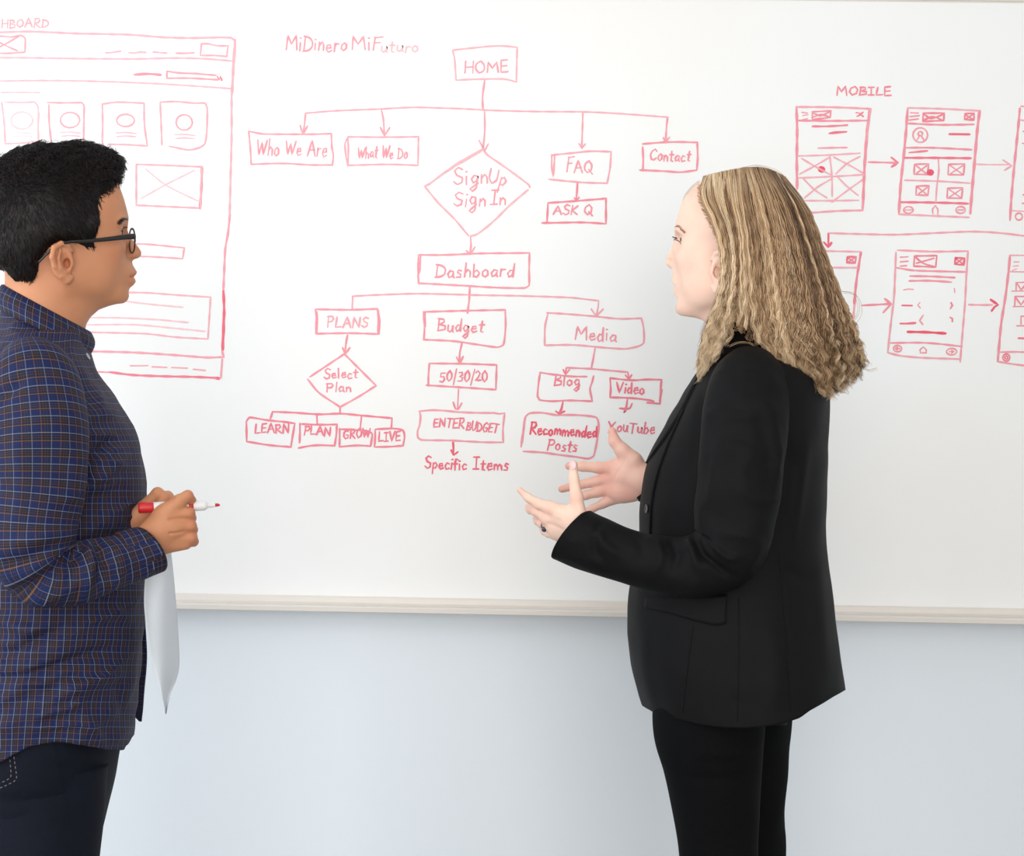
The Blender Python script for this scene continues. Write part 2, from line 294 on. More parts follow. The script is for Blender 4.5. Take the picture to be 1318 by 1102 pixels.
b = S('box_outline', 14, .48, 2.6, '5,800 25,640 45,530 80,500 190,495 320,515 500,515 680,540 698,620 680,760 650,885 600,905 500,890 340,870 200,850 25,840|15,760 35,600'); T('Recommended', 682, 558, 768, 563, 14, .78, 2.9, b); T('Posts', 704, 579, 742, 582, 14, .62, 2.5, b)
T('YouTube', 783, 555, 842, 559, 14, .62, 2.5)
T('MiDinero', 368, 65, 446, 66, 18, .45, 2.3, slant=0) if False else T('MiDinero', 368, 65, 446, 66, 18, .45, 2.3, label='title handwritten in red above the chart'); T('MiF', 453, 64, 491, 64, 18, .42, 2.3); T('uturo', 490, 66, 538, 68, 15, .2, 2.2, label='faded end of the red title')
# ---- left: page wireframe
wf = S('page_outline', 1, .34, 2.6, '-60,168 0,166 160,162 400,172 660,178 850,192 1000,195 1120,192 1190,195 1208,210 1205,300 1195,400 1190,500 1190,700 1185,900 1180,1102', label='large red outline of a web page sketch')
S('page_outline', 1, .4, 3.2, '1208,205 1205,260 1200,330 1192,480'); 
S('divider_line', 1, .32, 2.3, '-60,296 150,297 400,301 700,303 900,298 1050,302 1198,314'); S('divider_line', 1, .24, 2.2, '-60,418 200,414 500,418 800,430 1000,442 1190,456')
S('image_placeholder', 1, .3, 2.2, '-60,190 0,186 60,190 105,182 128,195 128,268|105,182 20,230 -60,270|-40,200 20,230 90,262|-60,274 60,273 128,268')
T('HBOARD', 2, 36, 62, 35, 11, .28, 2.2)
for s, l in (('542,272 580,269 620,263', .35), ('662,270 690,273 720,267 750,270', .32), ('788,267 820,270 858,273', .35), ('905,273 950,274 997,271', .3)): S('menu_dash', 1, l, 2.3, s)
S('button_outline', 1, .28, 2.2, '1035,225 1030,285 1100,285 1165,290 1172,235 1120,235 1070,225 1035,225'); S('button_outline', 1, .48, 2.6, '1172,235 1165,290')
S('menu_dash', 1, .5, 3.2, '690,384 760,380 826,385'); b = S('search_box', 1, .42, 2.4, '858,368 858,402 980,402 1120,410|858,366 920,375 1000,378 1110,387'); S('search_dot', 1, .55, 3.0, '1118,395 1128,410 1132,392 1140,412', b)
S('divider_line', 17, .2, 2.0, '15,180 200,178 480,182')
S('card_outline', 17, .22, 2.2, '60,297 300,300 420,297 455,340 465,420 460,600 465,765 300,790 60,800|20,300 50,560 62,790', ); S('card_outline', 17, .3, 2.3, '575,300 780,305 990,303 1015,330 1012,780|590,330 592,500 605,650 620,780'); S('card_outline', 1, .28, 2.3, '525,750 527,640 525,535 600,525 740,530 742,640 757,750 640,743 555,742'); S('card_outline', 1, .28, 2.3, '832,745 828,640 823,525 900,522 1000,530 1055,532 1065,560 1052,740 980,770 870,752')
for (x, y, a, b_, l) in ((28, 155, 14, 11, .15), (90, 154.5, 12.5, 10, .28), (161.5, 155, 11.5, 8, .3), (237, 157.5, 10.5, 10, .3)):
    o = ink('avatar_circle', [circ(x, y, a, b_)], l, 2.2, wb)
    S('caption_line', 0, l * .75, 1.8, f'{x-12},{y+16} {x},{y+15.5} {x+14},{y+17}|{x-11},{y+21} {x},{y+20} {x+13},{y+21}', o)
b = S('image_placeholder', 1, .36, 2.3, '700,845 850,850 1038,858 1030,1070 850,1062 700,1055 700,845'); S('cross_lines', 1, .18, 1.8, '750,870 850,950 1030,1040|725,1020 850,950 1000,875', b); S('image_edge', 1, .55, 3.2, '1038,858 1035,960 1028,1072', b)
S('text_box', 0, .3, 2.1, '150,316 182,314 237,319 235,333 205,331 180,330 150,330')
S('text_box', 9, .28, 2.1, '600,105 760,108 900,118 1082,130 1075,240 1068,345 900,335 750,318 440,310')
S('caption_line', 9, .2, 2.0, '600,145 760,165 940,182|440,235 600,236 800,245 968,260|440,272 700,272 900,290 1055,306')
S('page_outline', 9, .42, 2.8, '1182,-300 1172,-200 1158,-120 1152,0 1148,90|1150,200 1142,410 1150,438 1060,440 900,428 700,415 440,408|1142,450 1135,545'); S('page_outline', 9, .72, 3.4, '1148,90 1152,200 1145,400'); S('page_outline', 9, .6, 3.0, '560,515 680,530 850,537 1000,540 1128,546'); S('page_outline', 9, .5, 2.6, '440,510 560,517')
S('ink_dot', 9, .7, 4.0, '1108,546 1125,549')
for s in ('670,483 760,482', '782,488 857,491', '882,492 962,495', '994,501 1055,507'): S('menu_dash', 9, .4, 2.3, s)
S('ink_mark', 0, .7, 5.0, '151,216 154,222 152,231'); S('ink_mark', 1, .2, 2.2, '600,860 625,870 618,930')
# ---- right: phone wireframes
T('MOBILE', 1077, 123, 1147, 123, 11, .55, 2.4)
p = S('phone_outline', 4, .5, 3.4, '148,230 152,350 150,500 152,650'); S('phone_outline', 4, .42, 2.6, '148,230 350,232 530,240 515,350 505,480 495,600 490,700 488,762 360,765 220,775', p); S('phone_edge', 4, .5, 3.4, '525,245 512,350 500,500 490,745', p)
S('divider_line', 4, .5, 2.6, '150,300 300,302 520,300', p); S('menu_bars', 4, .42, 2.0, '175,258 205,262|180,275 208,270|180,295 205,290', p)
S('image_placeholder', 4, .52, 2.2, '230,255 325,250 322,285 230,295 230,255|235,262 270,275 322,255|228,285 275,270 320,283', p); S('image_placeholder', 4, .6, 2.4, '455,260 475,262 465,280 490,258|460,278 480,270 492,280', p)
S('text_line', 4, .6, 2.6, '230,330 300,330 410,324', p); S('text_line', 4, .65, 3.0, '318,366 350,362 405,358', p); S('text_line', 4, .45, 2.3, '260,442 330,440 408,439', p)
S('image_grid', 4, .38, 2.1, '160,482 300,478 475,468|160,595 330,588 495,578|320,485 330,580 332,690|175,495 260,545 330,582|165,575 240,535 320,488|340,488 430,535 490,570|350,575 410,520 475,485|182,597 240,655 305,698|190,698 260,640 330,600|360,590 410,640 465,685|330,720 410,660 495,600|190,712 330,712 468,710', p)
ink('touch_dot', [circ(1057.5, 218, 2.6), circ(1057.5, 218, 1.0)], .85, 4.0, p)
S('arrow', 4, .5, 2.4, '518,514 600,516 665,518'); S('arrow', 4, .62, 3.0, '636,490 670,517 638,538')
p = S('phone_outline', 4, .5, 3.4, '720,240 712,350 700,480 685,620 675,775'); S('phone_outline', 4, .4, 2.4, '720,235 900,240 1093,250|675,782 850,790 1035,798', p); S('phone_edge', 4, .5, 3.6, '1090,250 1078,350 1065,500 1052,650 1042,778', p)
S('divider_line', 4, .52, 2.5, '725,315 880,322 1060,320|705,440 850,440 1050,450', p); S('divider_line', 4, .65, 3.0, '705,492 850,492 1045,494|680,720 860,722 1032,727', p)
S('menu_bars', 4, .52, 2.2, '735,260 775,262|732,280 780,275|728,298 775,292', p)
S('image_placeholder', 4, .58, 2.4, '800,262 908,262 905,300 798,305 800,262|805,268 840,290 905,268|800,300 850,280 900,300', p); S('image_placeholder', 4, .6, 2.3, '1015,265 1062,262 1060,298 1012,295 1015,265|1020,272 1055,295|1055,268 1020,292', p)
ink('avatar_circle', [circ(988 + 785 / 3.994, 80 + 375 / 3.994, 9.5), circ(988 + 785 / 3.994, 80 + 368 / 3.994, 2.8), np.array([[1180.5, 180], [1184, 174], [1186.5, 176], [1189, 180]])], .48, 2.1, p)
S('text_line', 4, .7, 3.2, '935,370 1038,371', p); S('text_line', 4, .6, 2.6, '728,465 780,460 822,456', p)
S('grid_line', 4, .42, 2.1, '878,500 880,560 870,640 865,720|705,607 880,612 1040,622', p)
for x0, y0, x1, y1 in ((755, 525, 828, 578), (930, 525, 1013, 580), (765, 637, 830, 685), (925, 648, 1003, 700)):
    S('image_placeholder', 4, .52, 2.2, f'{x0},{y0} {x1},{y0-2} {x1-6},{y1} {x0-2},{y1-2} {x0},{y0}|{x0+2},{y0+2} {x1-8},{y1-2}|{x0+12},{y1-8} {x1-8},{y0+6}', p)
ink('touch_dot', [circ(1197.5, 222, 2.6), circ(1197.5, 222, 1.0)], .8, 4.0, p)
for x in (724, 992): ink('nav_button', [circ(988 + x / 3.994, 80 + 760 / 3.994, 6, 4.4), np.array([[988 + x / 3.994 - 3.5, 270.3], [988 + x / 3.994 + 3.5, 270.3]])], .5, 2.0, p)
S('home_symbol', 4, .45, 2.0, '850,780 848,755 862,738 875,755 875,782', p)
S('arrow', 4, .35, 2.0, '1075,525 1150,527 1240,527'); S('arrow', 4, .4, 2.3, '1210,503 1255,533 1218,556')
p = S('phone_outline', 16, .5, 3.2, '632,218 622,330 605,500 585,700 570,880 562,1010'); S('phone_outline', 16, .4, 2.3, '640,203 700,203|632,300 720,308|580,943 700,950', p); ink('nav_button', [circ(1198 + 625 / 5.508, 100 + 985 / 5.508, 4.5)], .5, 2.2, p); S('image_placeholder', 16, .5, 2.3, '655,380 690,380|650,465 690,470|655,830 690,825|650,890 690,895', p)
# second row
S('arrow', 5, .42, 2.4, '315,120 450,124 650,128 850,120 1060,112 1200,120 1318,134 1380,140'); S('arrow', 5, .72, 3.4, '313,122 312,188|290,168 312,192 328,170')
p = S('phone_outline', 5, .38, 2.3, '200,205 290,212 480,216|200,295 320,297 462,298'); S('phone_edge', 5, .55, 3.2, '480,218 468,290 455,380 445,480'); S('phone_edge', 5, .4, 3.0, '455,380 448,470 440,560'); S('image_placeholder', 5, .62, 2.6, '410,242 455,242 450,275 408,272 410,242|415,248 448,272|448,246 415,270', p)
S('arrow', 5, .55, 2.6, '485,492 560,488 632,484'); S('arrow', 5, .5, 3.0, '603,458 635,485 595,528')
p = S('phone_outline', 5, .42, 2.5, '660,218 655,340 650,450 632,600 618,735 680,750 780,760 990,768|668,208 850,215 1030,213 1022,340 1015,480 1005,600 990,783'); S('divider_line', 5, .48, 2.5, '660,298 750,312 1022,320|632,685 820,685 1000,703', p)
S('menu_bars', 5, .5, 2.2, '682,244 722,242|682,268 722,265|682,290 715,287', p); S('image_placeholder', 5, .58, 2.3, '755,238 870,236 864,295 752,290 755,238|758,242 800,275 862,295|765,275 855,250', p); S('image_placeholder', 5, .68, 2.8, '966,246 1012,250 1008,284 962,280 966,246|970,252 1005,280|1003,252 968,277', p)
S('text_line', 5, .5, 2.6, '732,341 850,343 962,349|728,366 830,365 945,372', p); S('text_line', 5, .42, 2.2, '700,412 722,408 748,410|960,405 962,425', p); S('text_line', 5, .72, 3.2, '692,492 742,493', p); S('text_line', 5, .7, 2.8, '682,585 720,585 760,582', p); S('text_line', 5, .82, 3.4, '720,628 820,630 915,636', p)
S('bracket_mark', 5, .45, 2.2, '782,478 772,490 785,505|800,542 782,570 798,590', p); S('bracket_mark', 5, .55, 2.6, '943,478 950,492 940,508|938,553 950,560 950,575', p)
for x, y in ((668, 714), (946, 730)): cx, cy = 988 + x / 3.994, 270 + y / 3.994; ink('nav_button', [circ(cx, cy, 5.4 + (x > 900) * 1.3, 4.2), np.array([[cx - 3, cy], [cx + 3, cy]]), np.array([[cx, cy - 2], [cx + (3 if x > 900 else -3), cy], [cx, cy + 2]])], .5, 2.0, p)
S('home_symbol', 5, .48, 2.0, '782,722 800,705 818,722|785,720 785,736 815,736 815,722', p)
S('arrow', 15, .42, 2.6, '270,618 350,620 435,620'); S('arrow', 15, .8, 3.2, '425,582 450,600 478,618 455,632 432,662')
p = S('phone_outline', 15, .5, 3.2, '562,270 552,380 530,560 500,750 475,1020'); S('phone_outline', 15, .45, 2.4, '560,268 700,268|552,384 700,386|485,955 600,953 720,957|475,1022 600,1042 720,1055', p); S('menu_bars', 15, .42, 2.0, '590,315 625,315|585,345 620,342|580,375 608,365', p)
S('image_placeholder', 15, .52, 2.2, '605,462 680,458|605,462 605,515|575,522 690,520|610,465 640,512 680,470|598,560 680,560|598,560 595,625|585,632 690,630|600,565 640,620 680,565|640,700 640,755|640,700 690,700|610,768 700,768', p); S('text_line', 15, .62, 3.0, '622,856 700,858', p)
ink('nav_button', [circ(1198 + 536 / 5.508, 280 + 993 / 5.508, 4.6), circ(1198 + 536 / 5.508, 280 + 993 / 5.508, 2)], .6, 2.0, p)
# ================================================================ sculpting tools (signed distance fields, picture-scale units)
f4 = np.float32
def smin(a, b, k):
    h = np.maximum(k - np.abs(a - b), 0) / k; return np.minimum(a, b) - h * h * k * .25
def smax(a, b, k): return -smin(-a, -b, k)
def ell(p, c, r):
    x = (p[0] - c[0]) / r[0]; y = (p[1] - c[1]) / r[1]; z = (p[2] - c[2]) / r[2]
    k0 = np.sqrt(x*x + y*y + z*z); k1 = np.sqrt((x/r[0])**2 + (y/r[1])**2 + (z/r[2])**2) + 1e-6
    return k0 * (k0 - 1) / k1
def cone(p, a, b, ra, rb):
    a = np.array(a, f4); b = np.array(b, f4); d = b - a; L2 = float(d @ d) + 1e-6
    t = np.clip(((p[0]-a[0])*d[0] + (p[1]-a[1])*d[1] + (p[2]-a[2])*d[2]) / L2, 0, 1)
    return np.sqrt((p[0]-a[0]-d[0]*t)**2 + (p[1]-a[1]-d[1]*t)**2 + (p[2]-a[2]-d[2]*t)**2) - (ra + (rb - ra) * t)
def chain(p, pts, rs, k):
    f = None
    for i in range(len(pts) - 1):
        g = cone(p, pts[i], pts[i+1], rs[i], rs[i+1]); f = g if f is None else smin(f, g, k)
    return f
def poly2d(u, v, poly):
    poly = np.asarray(poly, f4); n = len(poly); d = np.full(u.shape, 1e9, f4); inside = np.zeros(u.shape, bool)
    for i in range(n):
        a = poly[i]; b = poly[(i + 1) % n]; e = b - a
        wx = u - a[0]; wy = v - a[1]; t = np.clip((wx*e[0] + wy*e[1]) / (e @ e + 1e-9), 0, 1)
        d = np.minimum(d, (wx - e[0]*t)**2 + (wy - e[1]*t)**2)
        if a[1] != b[1]:
            c = (a[1] > v) != (b[1] > v); inside ^= c & (u < (b[0]-a[0]) * (v - a[1]) / (b[1]-a[1]) + a[0])
    d = np.sqrt(d); return np.where(inside, -d, d)
def surface_nets(fn, lo, hi, h):
    lo = np.array(lo, f4); n = np.ceil((np.array(hi) - lo) / h).astype(int) + 1; st = 4
    n = ((n + st - 1) // st) * st + 1
    ax = [lo[i] + h * np.arange(n[i], dtype=f4) for i in range(3)]
    cx = [a[::st] for a in ax]; G = np.meshgrid(*cx, indexing='ij'); Fc = fn([g.ravel() for g in G]).reshape(G[0].shape)
    near = np.abs(Fc) < st * h * 2.4
    Ff = np.repeat(np.repeat(np.repeat(Fc, st, 0), st, 1), st, 2); m = np.repeat(np.repeat(np.repeat(near, st, 0), st, 1), st, 2)
    # centre the blocks on the coarse samples
    o = st // 2; Ff = Ff[o:o+n[0], o:o+n[1], o:o+n[2]] if Ff.shape[0] >= n[0] + o else Ff
    Fr = np.empty(n, f4); idx = [np.minimum((np.arange(n[i]) + o) // st, len(cx[i]) - 1) for i in range(3)]
    Fr = Fc[np.ix_(*idx)].astype(f4); m = near[np.ix_(*idx)]
    I = np.nonzero(m); Fr[I] = fn([ax[0][I[0]], ax[1][I[1]], ax[2][I[2]]])
    Fv = Fr; s = Fv < 0
    c = s[:-1, :-1, :-1].astype(np.int8)
    tot = sum(s[i:i+n[0]-1, j:j+n[1]-1, k:k+n[2]-1].astype(np.int8) for i in (0, 1) for j in (0, 1) for k in (0, 1))
    cells = np.nonzero((tot > 0) & (tot < 8)); nc = len(cells[0])
    vid = np.full(tot.shape, -1, np.int32); vid[cells] = np.arange(nc)
    acc = np.zeros((nc, 3), f4); cnt = np.zeros(nc, f4)
    C = [np.array(q) for q in ((0,0,0),(1,0,0),(0,1,0),(1,1,0),(0,0,1),(1,0,1),(0,1,1),(1,1,1))]
    ed = [(0,1),(2,3),(4,5),(6,7),(0,2),(1,3),(4,6),(5,7),(0,4),(1,5),(2,6),(3,7)]
    B = np.stack(cells, 1)
    for a, b in ed:
        fa = Fv[B[:,0]+C[a][0], B[:,1]+C[a][1], B[:,2]+C[a][2]]; fb = Fv[B[:,0]+C[b][0], B[:,1]+C[b][1], B[:,2]+C[b][2]]
        x = (fa < 0) != (fb < 0); t = np.where(x, fa / np.where(x, fa - fb, 1), 0)
        acc += np.where(x[:, None], C[a] + (C[b] - C[a]) * t[:, None], 0); cnt += x
    V = (B + acc / cnt[:, None]) * h + lo
    Q = []
    for axn in range(3):
        o1, o2 = [k for k in range(3) if k != axn]
        sl0 = [slice(None)] * 3; sl1 = [slice(None)] * 3; sl0[axn] = slice(0, -1); sl1[axn] = slice(1, None)
        x = s[tuple(sl0)] != s[tuple(sl1)]
        e = np.stack(np.nonzero(x), 1); ok = (e[:, o1] > 0) & (e[:, o2] > 0) & (e[:, o1] < n[o1]-1) & (e[:, o2] < n[o2]-1); e = e[ok]
        def g(d1, d2):
            q = e.copy(); q[:, o1] -= d1; q[:, o2] -= d2; return vid[q[:, 0], q[:, 1], q[:, 2]]
        q = np.stack([g(1,1), g(0,1), g(0,0), g(1,0)], 1)
        flip = s[e[:,0], e[:,1], e[:,2]] ^ (axn == 1)
        q[~flip] = q[~flip][:, ::-1]; Q.append(q)
    Q = np.concatenate(Q); Q = Q[(Q >= 0).all(1)]
    return V, Q
def relax(V, Q, it=2, lam=.5):
    for _ in range(it):
        A = np.zeros_like(V); c = np.zeros(len(V), f4)
        for i, j in ((0,1),(1,2),(2,3),(3,0)):
            for a, b in ((i, j), (j, i)):
                np.add.at(A, Q[:, a], V[Q[:, b]]); np.add.at(c, Q[:, a], 1)
        V = V + lam * (A / np.maximum(c, 1)[:, None] - V)
    return V
class Sculpt:
    """sculpt in (u px, v px, q px) about w0 metres; q grows away from the camera"""
    def __init__(s, fr, w0=0.0): s.fr = fr; s.w0 = w0; s.S = fr.px(w0)
    def mesh(s, fn, lo, hi, h, it=1):
        V, Q = surface_nets(fn, lo, hi, h); 
        if it: V = relax(V, Q, it, .5)
        return V, Q
    def world(s, V): return s.fr(V[:, 0], V[:, 1], s.w0 + V[:, 2] / s.S)
def join(parts):
    Vs = []; Qs = []; o = 0
    for V, Q in parts: Vs.append(V); Qs.append(np.asarray(Q) + o); o += len(V)
    return np.concatenate(Vs), Qs
# ---------------------------------------------------------------- lofts and tubes
def cr(xs, ys, x):      # smooth interpolation through a table
    xs = np.asarray(xs, float); ys = np.asarray(ys, float); x = np.asarray(x, float)
    m = np.gradient(ys, xs, axis=0); i = np.clip(np.searchsorted(xs, x) - 1, 0, len(xs) - 2); h = (xs[i+1] - xs[i]); t = np.clip((x - xs[i]) / h, 0, 1)
    if ys.ndim > 1: h = h[..., None]; t = t[..., None]
    return (2*t**3-3*t**2+1)*ys[i] + (t**3-2*t**2+t)*h*m[i] + (-2*t**3+3*t**2)*ys[i+1] + (t**3-t**2)*h*m[i+1]
def spow(x, p): return np.sign(x) * np.abs(x) ** p
def grid_faces(nr, nc, wrap=True, cap0=False, cap1=False):
    i = np.arange(nr - 1)[:, None]; j = np.arange(nc if wrap else nc - 1)[None]; j2 = (j + 1) % nc
    Q = np.stack([i*nc + j + 0*i, i*nc + j2, (i+1)*nc + j2, (i+1)*nc + j + 0*i], -1).reshape(-1, 4)
    return Q
def creases(px, V, N, specs, toward):
    """displace vertices (world) along their normals by traced folds: (polyline px, amount m, width px); + ridge, - groove"""
    for poly, amp, wd in specs:
        poly = np.asarray(poly, float); d = np.full(len(V), 1e9); tt = np.zeros(len(V)); n = len(poly) - 1
        for i in range(n):
            a = poly[i]; e = poly[i+1] - a; w = px - a; t = np.clip((w @ e) / (e @ e + 1e-9), 0, 1); dd = np.hypot(*(w - t[:, None] * e).T)
            k = dd < d; d = np.where(k, dd, d); tt = np.where(k, (i + t) / n, tt)
        fall = np.exp(-(d / wd) ** 2) * np.sin(np.clip(tt, .03, .97) * math.pi) ** .5
        V = V + N * (amp * fall * toward)[:, None]
    return V
def grid_normals(V, nr, nc, wrap=True):
    G = V.reshape(nr, nc, 3); du = np.gradient(G, axis=0)
    dv = (np.roll(G, -1, 1) - np.roll(G, 1, 1)) if wrap else np.gradient(G, axis=1)
    N = np.cross(dv, du); N /= (np.linalg.norm(N, axis=2, keepdims=True) + 1e-9); return N.reshape(-1, 3)
def vnoise(p, sc, seed=0):   # cheap smooth noise from sines
    r = np.random.default_rng(seed); o = 0
    for k in range(6):
        d = r.normal(size=3) * sc; ph = r.random() * 6.28; o = o + np.sin(p @ d + ph + 1.3 * np.sin(p @ (r.normal(size=3) * sc * .6)))
    return o / 6
def wrinkle(V, amp, f, seed):
    f = np.array(f, float); n1 = vnoise(V * f, 1.0, seed) * 1.6 + .35 * vnoise(V * f, 2.3, seed + 1); m = np.clip(.5 + 1.5 * vnoise(V, 9, seed + 2), 0, 1)
    return amp * ((1 - np.abs(n1)).clip(0, 1) ** 3 - .25) * m
def tube(fr, path, rad, nt=60, nc=40, w_ovals=1.0, cut=None, cut2=0, folds=(), noise=0.0, seed=1, uvscale=1.0, closed0=True, closed1=False, edge=None, wr=None):
    """sleeve or leg: path of (u, v, w) with radius in px across the picture; returns verts, quads, uv"""
    path = np.asarray(path, float); T_ = np.linspace(0, 1, len(path)); t = np.linspace(0, 1, nt)
    Pp = cr(T_, path, t); R = cr(T_, rad, t)
    C = fr(Pp[:, 0], Pp[:, 1], Pp[:, 2]); rad_m = R / np.array([fr.px(w) for w in Pp[:, 2]])
    tan = np.gradient(C, axis=0); tan /= np.linalg.norm(tan, axis=1)[:, None]
    d3 = fr.d; side = np.cross(tan, d3); side /= np.linalg.norm(side, axis=1)[:, None]; bn = np.cross(tan, side)
    th = np.linspace(0, 2 * math.pi, nc, endpoint=False)
    wo = cr(T_, np.broadcast_to(w_ovals, len(path)).astype(float), t)
    Rr = rad_m[:, None]
    V = C[:, None] + side[:, None] * (np.cos(th) * 1.0)[None, :, None] * Rr[..., None] + bn[:, None] * np.sin(th)[None, :, None] * (Rr * wo[:, None])[..., None]
    if cut is not None:      # slant of the open end: shift along the axis by side*cut px over the last third
        k = np.clip((t - .75) / .25, 0, 1) ** 1.5
        V = V + tan[:, None] * (k[:, None] * (np.cos(th) * cut + np.sin(th) * cut2)[None] / fr.px(path[-1][2]))[..., None]
    s = np.concatenate([[0], np.cumsum(np.linalg.norm(np.diff(C, axis=0), axis=1))])
    uv = np.stack([np.broadcast_to(s[:, None], (nt, nc)), np.broadcast_to(th[None] * rad_m.mean(), (nt, nc)), np.zeros((nt, nc))], -1).reshape(-1, 3)
    Vf = V.reshape(-1, 3); N = grid_normals(Vf, nt, nc)
    out = (Vf - np.repeat(C, nc, 0)); N = N * np.sign((N * out).sum(1))[:, None]
    if noise: 
        Vf = Vf + N * (noise * vnoise(Vf, 38, seed))[:, None]
    if wr: Vf = Vf + N * (wrinkle(Vf, *wr) * np.clip(np.abs(N @ d3) * 2 - .25, .12, 1))[:, None]
    if folds:
        tw = np.clip(-(N @ d3) * 1.6, 0, 1); Vf = creases(project(Vf), Vf, N, folds, tw)
    Q = grid_faces(nt, nc)
    if closed1 is False and edge:   # turn the open end inwards so the cloth has thickness
        G = Vf.reshape(nt, nc, 3); e = G[-1]; c = e.mean(0); r1 = c + (e - c) * .93; r2 = r1 - tan[-1] * edge * 1.0
        n0 = len(Vf); Vf = np.vstack([Vf, r1, r2]); uv = np.vstack([uv, uv[-nc:], uv[-nc:]])
        j = np.arange(nc); j2 = (j + 1) % nc; b = n0 - nc
        Q = np.vstack([Q, np.stack([b + j, b + j2, n0 + j2, n0 + j], 1), np.stack([n0 + j, n0 + j2, n0 + nc + j2, n0 + nc + j], 1)])
    if closed0:
        c = Vf[:nc].mean(0); n0 = len(Vf); Vf = np.vstack([Vf, c]); uv = np.vstack([uv, uv[:1]]); j = np.arange(0, nc, 2)
        Q = np.vstack([Q, np.stack([j * 0 + n0, (j + 2) % nc, (j + 1) % nc, j], 1)])
    return Vf, Q, uv
def loft(fr, tab, nv=120, nc=120, top=None, bot=None, power=.9, folds=(), noise=0, seed=3, shell=0.0, wr=None):
    """torso: rows (v, u_front, u_back, w_centre, w_half); top(th)/bot(u) give v of the upper and lower rim"""
    tab = np.asarray(tab, float); th = np.linspace(0, 2 * math.pi, nc, endpoint=False); s = np.linspace(0, 1, nv)
    c = np.cos(th); sn = np.sin(th)
    v0 = tab[0, 0]; v1 = tab[-1, 0]
    vb = np.full(nc, v1)
    for _ in range(3):
        row = cr(tab[:, 0], tab[:, 1:], np.clip(vb, v0, v1)); ub = (row[:, 0] + row[:, 1]) / 2 + (row[:, 0] - row[:, 1]) / 2 * spow(c, power)
        if bot: vb = np.array([bot(x) for x in ub])
    vtt = np.full(nc, v0) if top is None else np.array([top(a) for a in th])
    VV = vtt[None] + (vb - vtt)[None] * s[:, None]
    row = cr(tab[:, 0], tab[:, 1:], np.clip(VV, v0, v1))
    uc = (row[..., 0] + row[..., 1]) / 2; ur = (row[..., 0] - row[..., 1]) / 2
    U = uc + ur * spow(c, power)[None]; Wm = row[..., 2] + row[..., 3] * spow(sn, power)[None]
    Vw = fr(U.ravel(), VV.ravel(), Wm.ravel())
    N = grid_normals(Vw, nv, nc); C = fr(uc.ravel(), VV.ravel(), row[..., 2].ravel()); N = N * np.sign((N * (Vw - C)).sum(1))[:, None]
    N = np.nan_to_num(N)
    if noise: Vw = Vw + N * (noise * vnoise(Vw, 30, seed))[:, None]
    if wr: Vw = Vw + N * (wrinkle(Vw, *wr) * np.clip(np.abs(N @ fr.d) * 2 - .25, .12, 1))[:, None]
    if folds:
        tw = np.clip(-(N @ fr.d) * 1.6, 0, 1); Vw = creases(project(Vw), Vw, N, folds, tw)
    a = np.abs(ur).mean() / fr.S; b = row[..., 3].mean()
    uv = np.stack([np.broadcast_to((th * (a + b) / 2)[None], (nv, nc)), VV / fr.S, np.zeros((nv, nc))], -1).reshape(-1, 3)
    Q = grid_faces(nv, nc)
    if shell:
        n0 = len(Vw); e = Vw[-nc:] - N[-nc:] * shell; g = Vw[-3*nc:-2*nc] * .5 + Vw[-4*nc:-3*nc] * .5; g2 = g - N[-3*nc:-2*nc] * shell * 1.2
        Vw = np.vstack([Vw, e, g2]); uv = np.vstack([uv, uv[-nc:], uv[-nc:]]); j = np.arange(nc); j2 = (j + 1) % nc; b = n0 - nc
        Q = np.vstack([Q, np.stack([b + j, b + j2, n0 + j2, n0 + j], 1), np.stack([n0 + j, n0 + j2, n0 + nc + j2, n0 + nc + j], 1)])
    return Vw, Q, uv
def strands(paths, radii, colors, name, sides=3):
    """paths (n, k, 3) world points -> thin tapering tubes; colors (n,) 0..1 stored per strand"""
    n, k, _ = paths.shape; tan = np.gradient(paths, axis=1); tan /= np.linalg.norm(tan, axis=2, keepdims=True) + 1e-9
    ref = np.array([.31, .2, .93]); s = np.cross(tan, ref); s /= np.linalg.norm(s, axis=2, keepdims=True) + 1e-9; b = np.cross(tan, s)
    V = []
    for q in range(sides):
        a = 2 * math.pi * q / sides; V.append(paths + (s * math.cos(a) + b * math.sin(a)) * radii[..., None])
    V = np.stack(V, 2).reshape(-1, 3)
    base = (np.arange(n) * k * sides)[:, None, None]; i = (np.arange(k - 1) * sides)[None, :, None]; j = np.arange(sides)[None, None]; j2 = (j + 1) % sides
    Q = np.stack([base + i + j, base + i + j2, base + i + sides + j2, base + i + sides + j], -1).reshape(-1, 4)
    return V, Q, np.repeat(colors, k * sides) if np.ndim(colors) == 1 else np.repeat(colors.ravel(), sides)
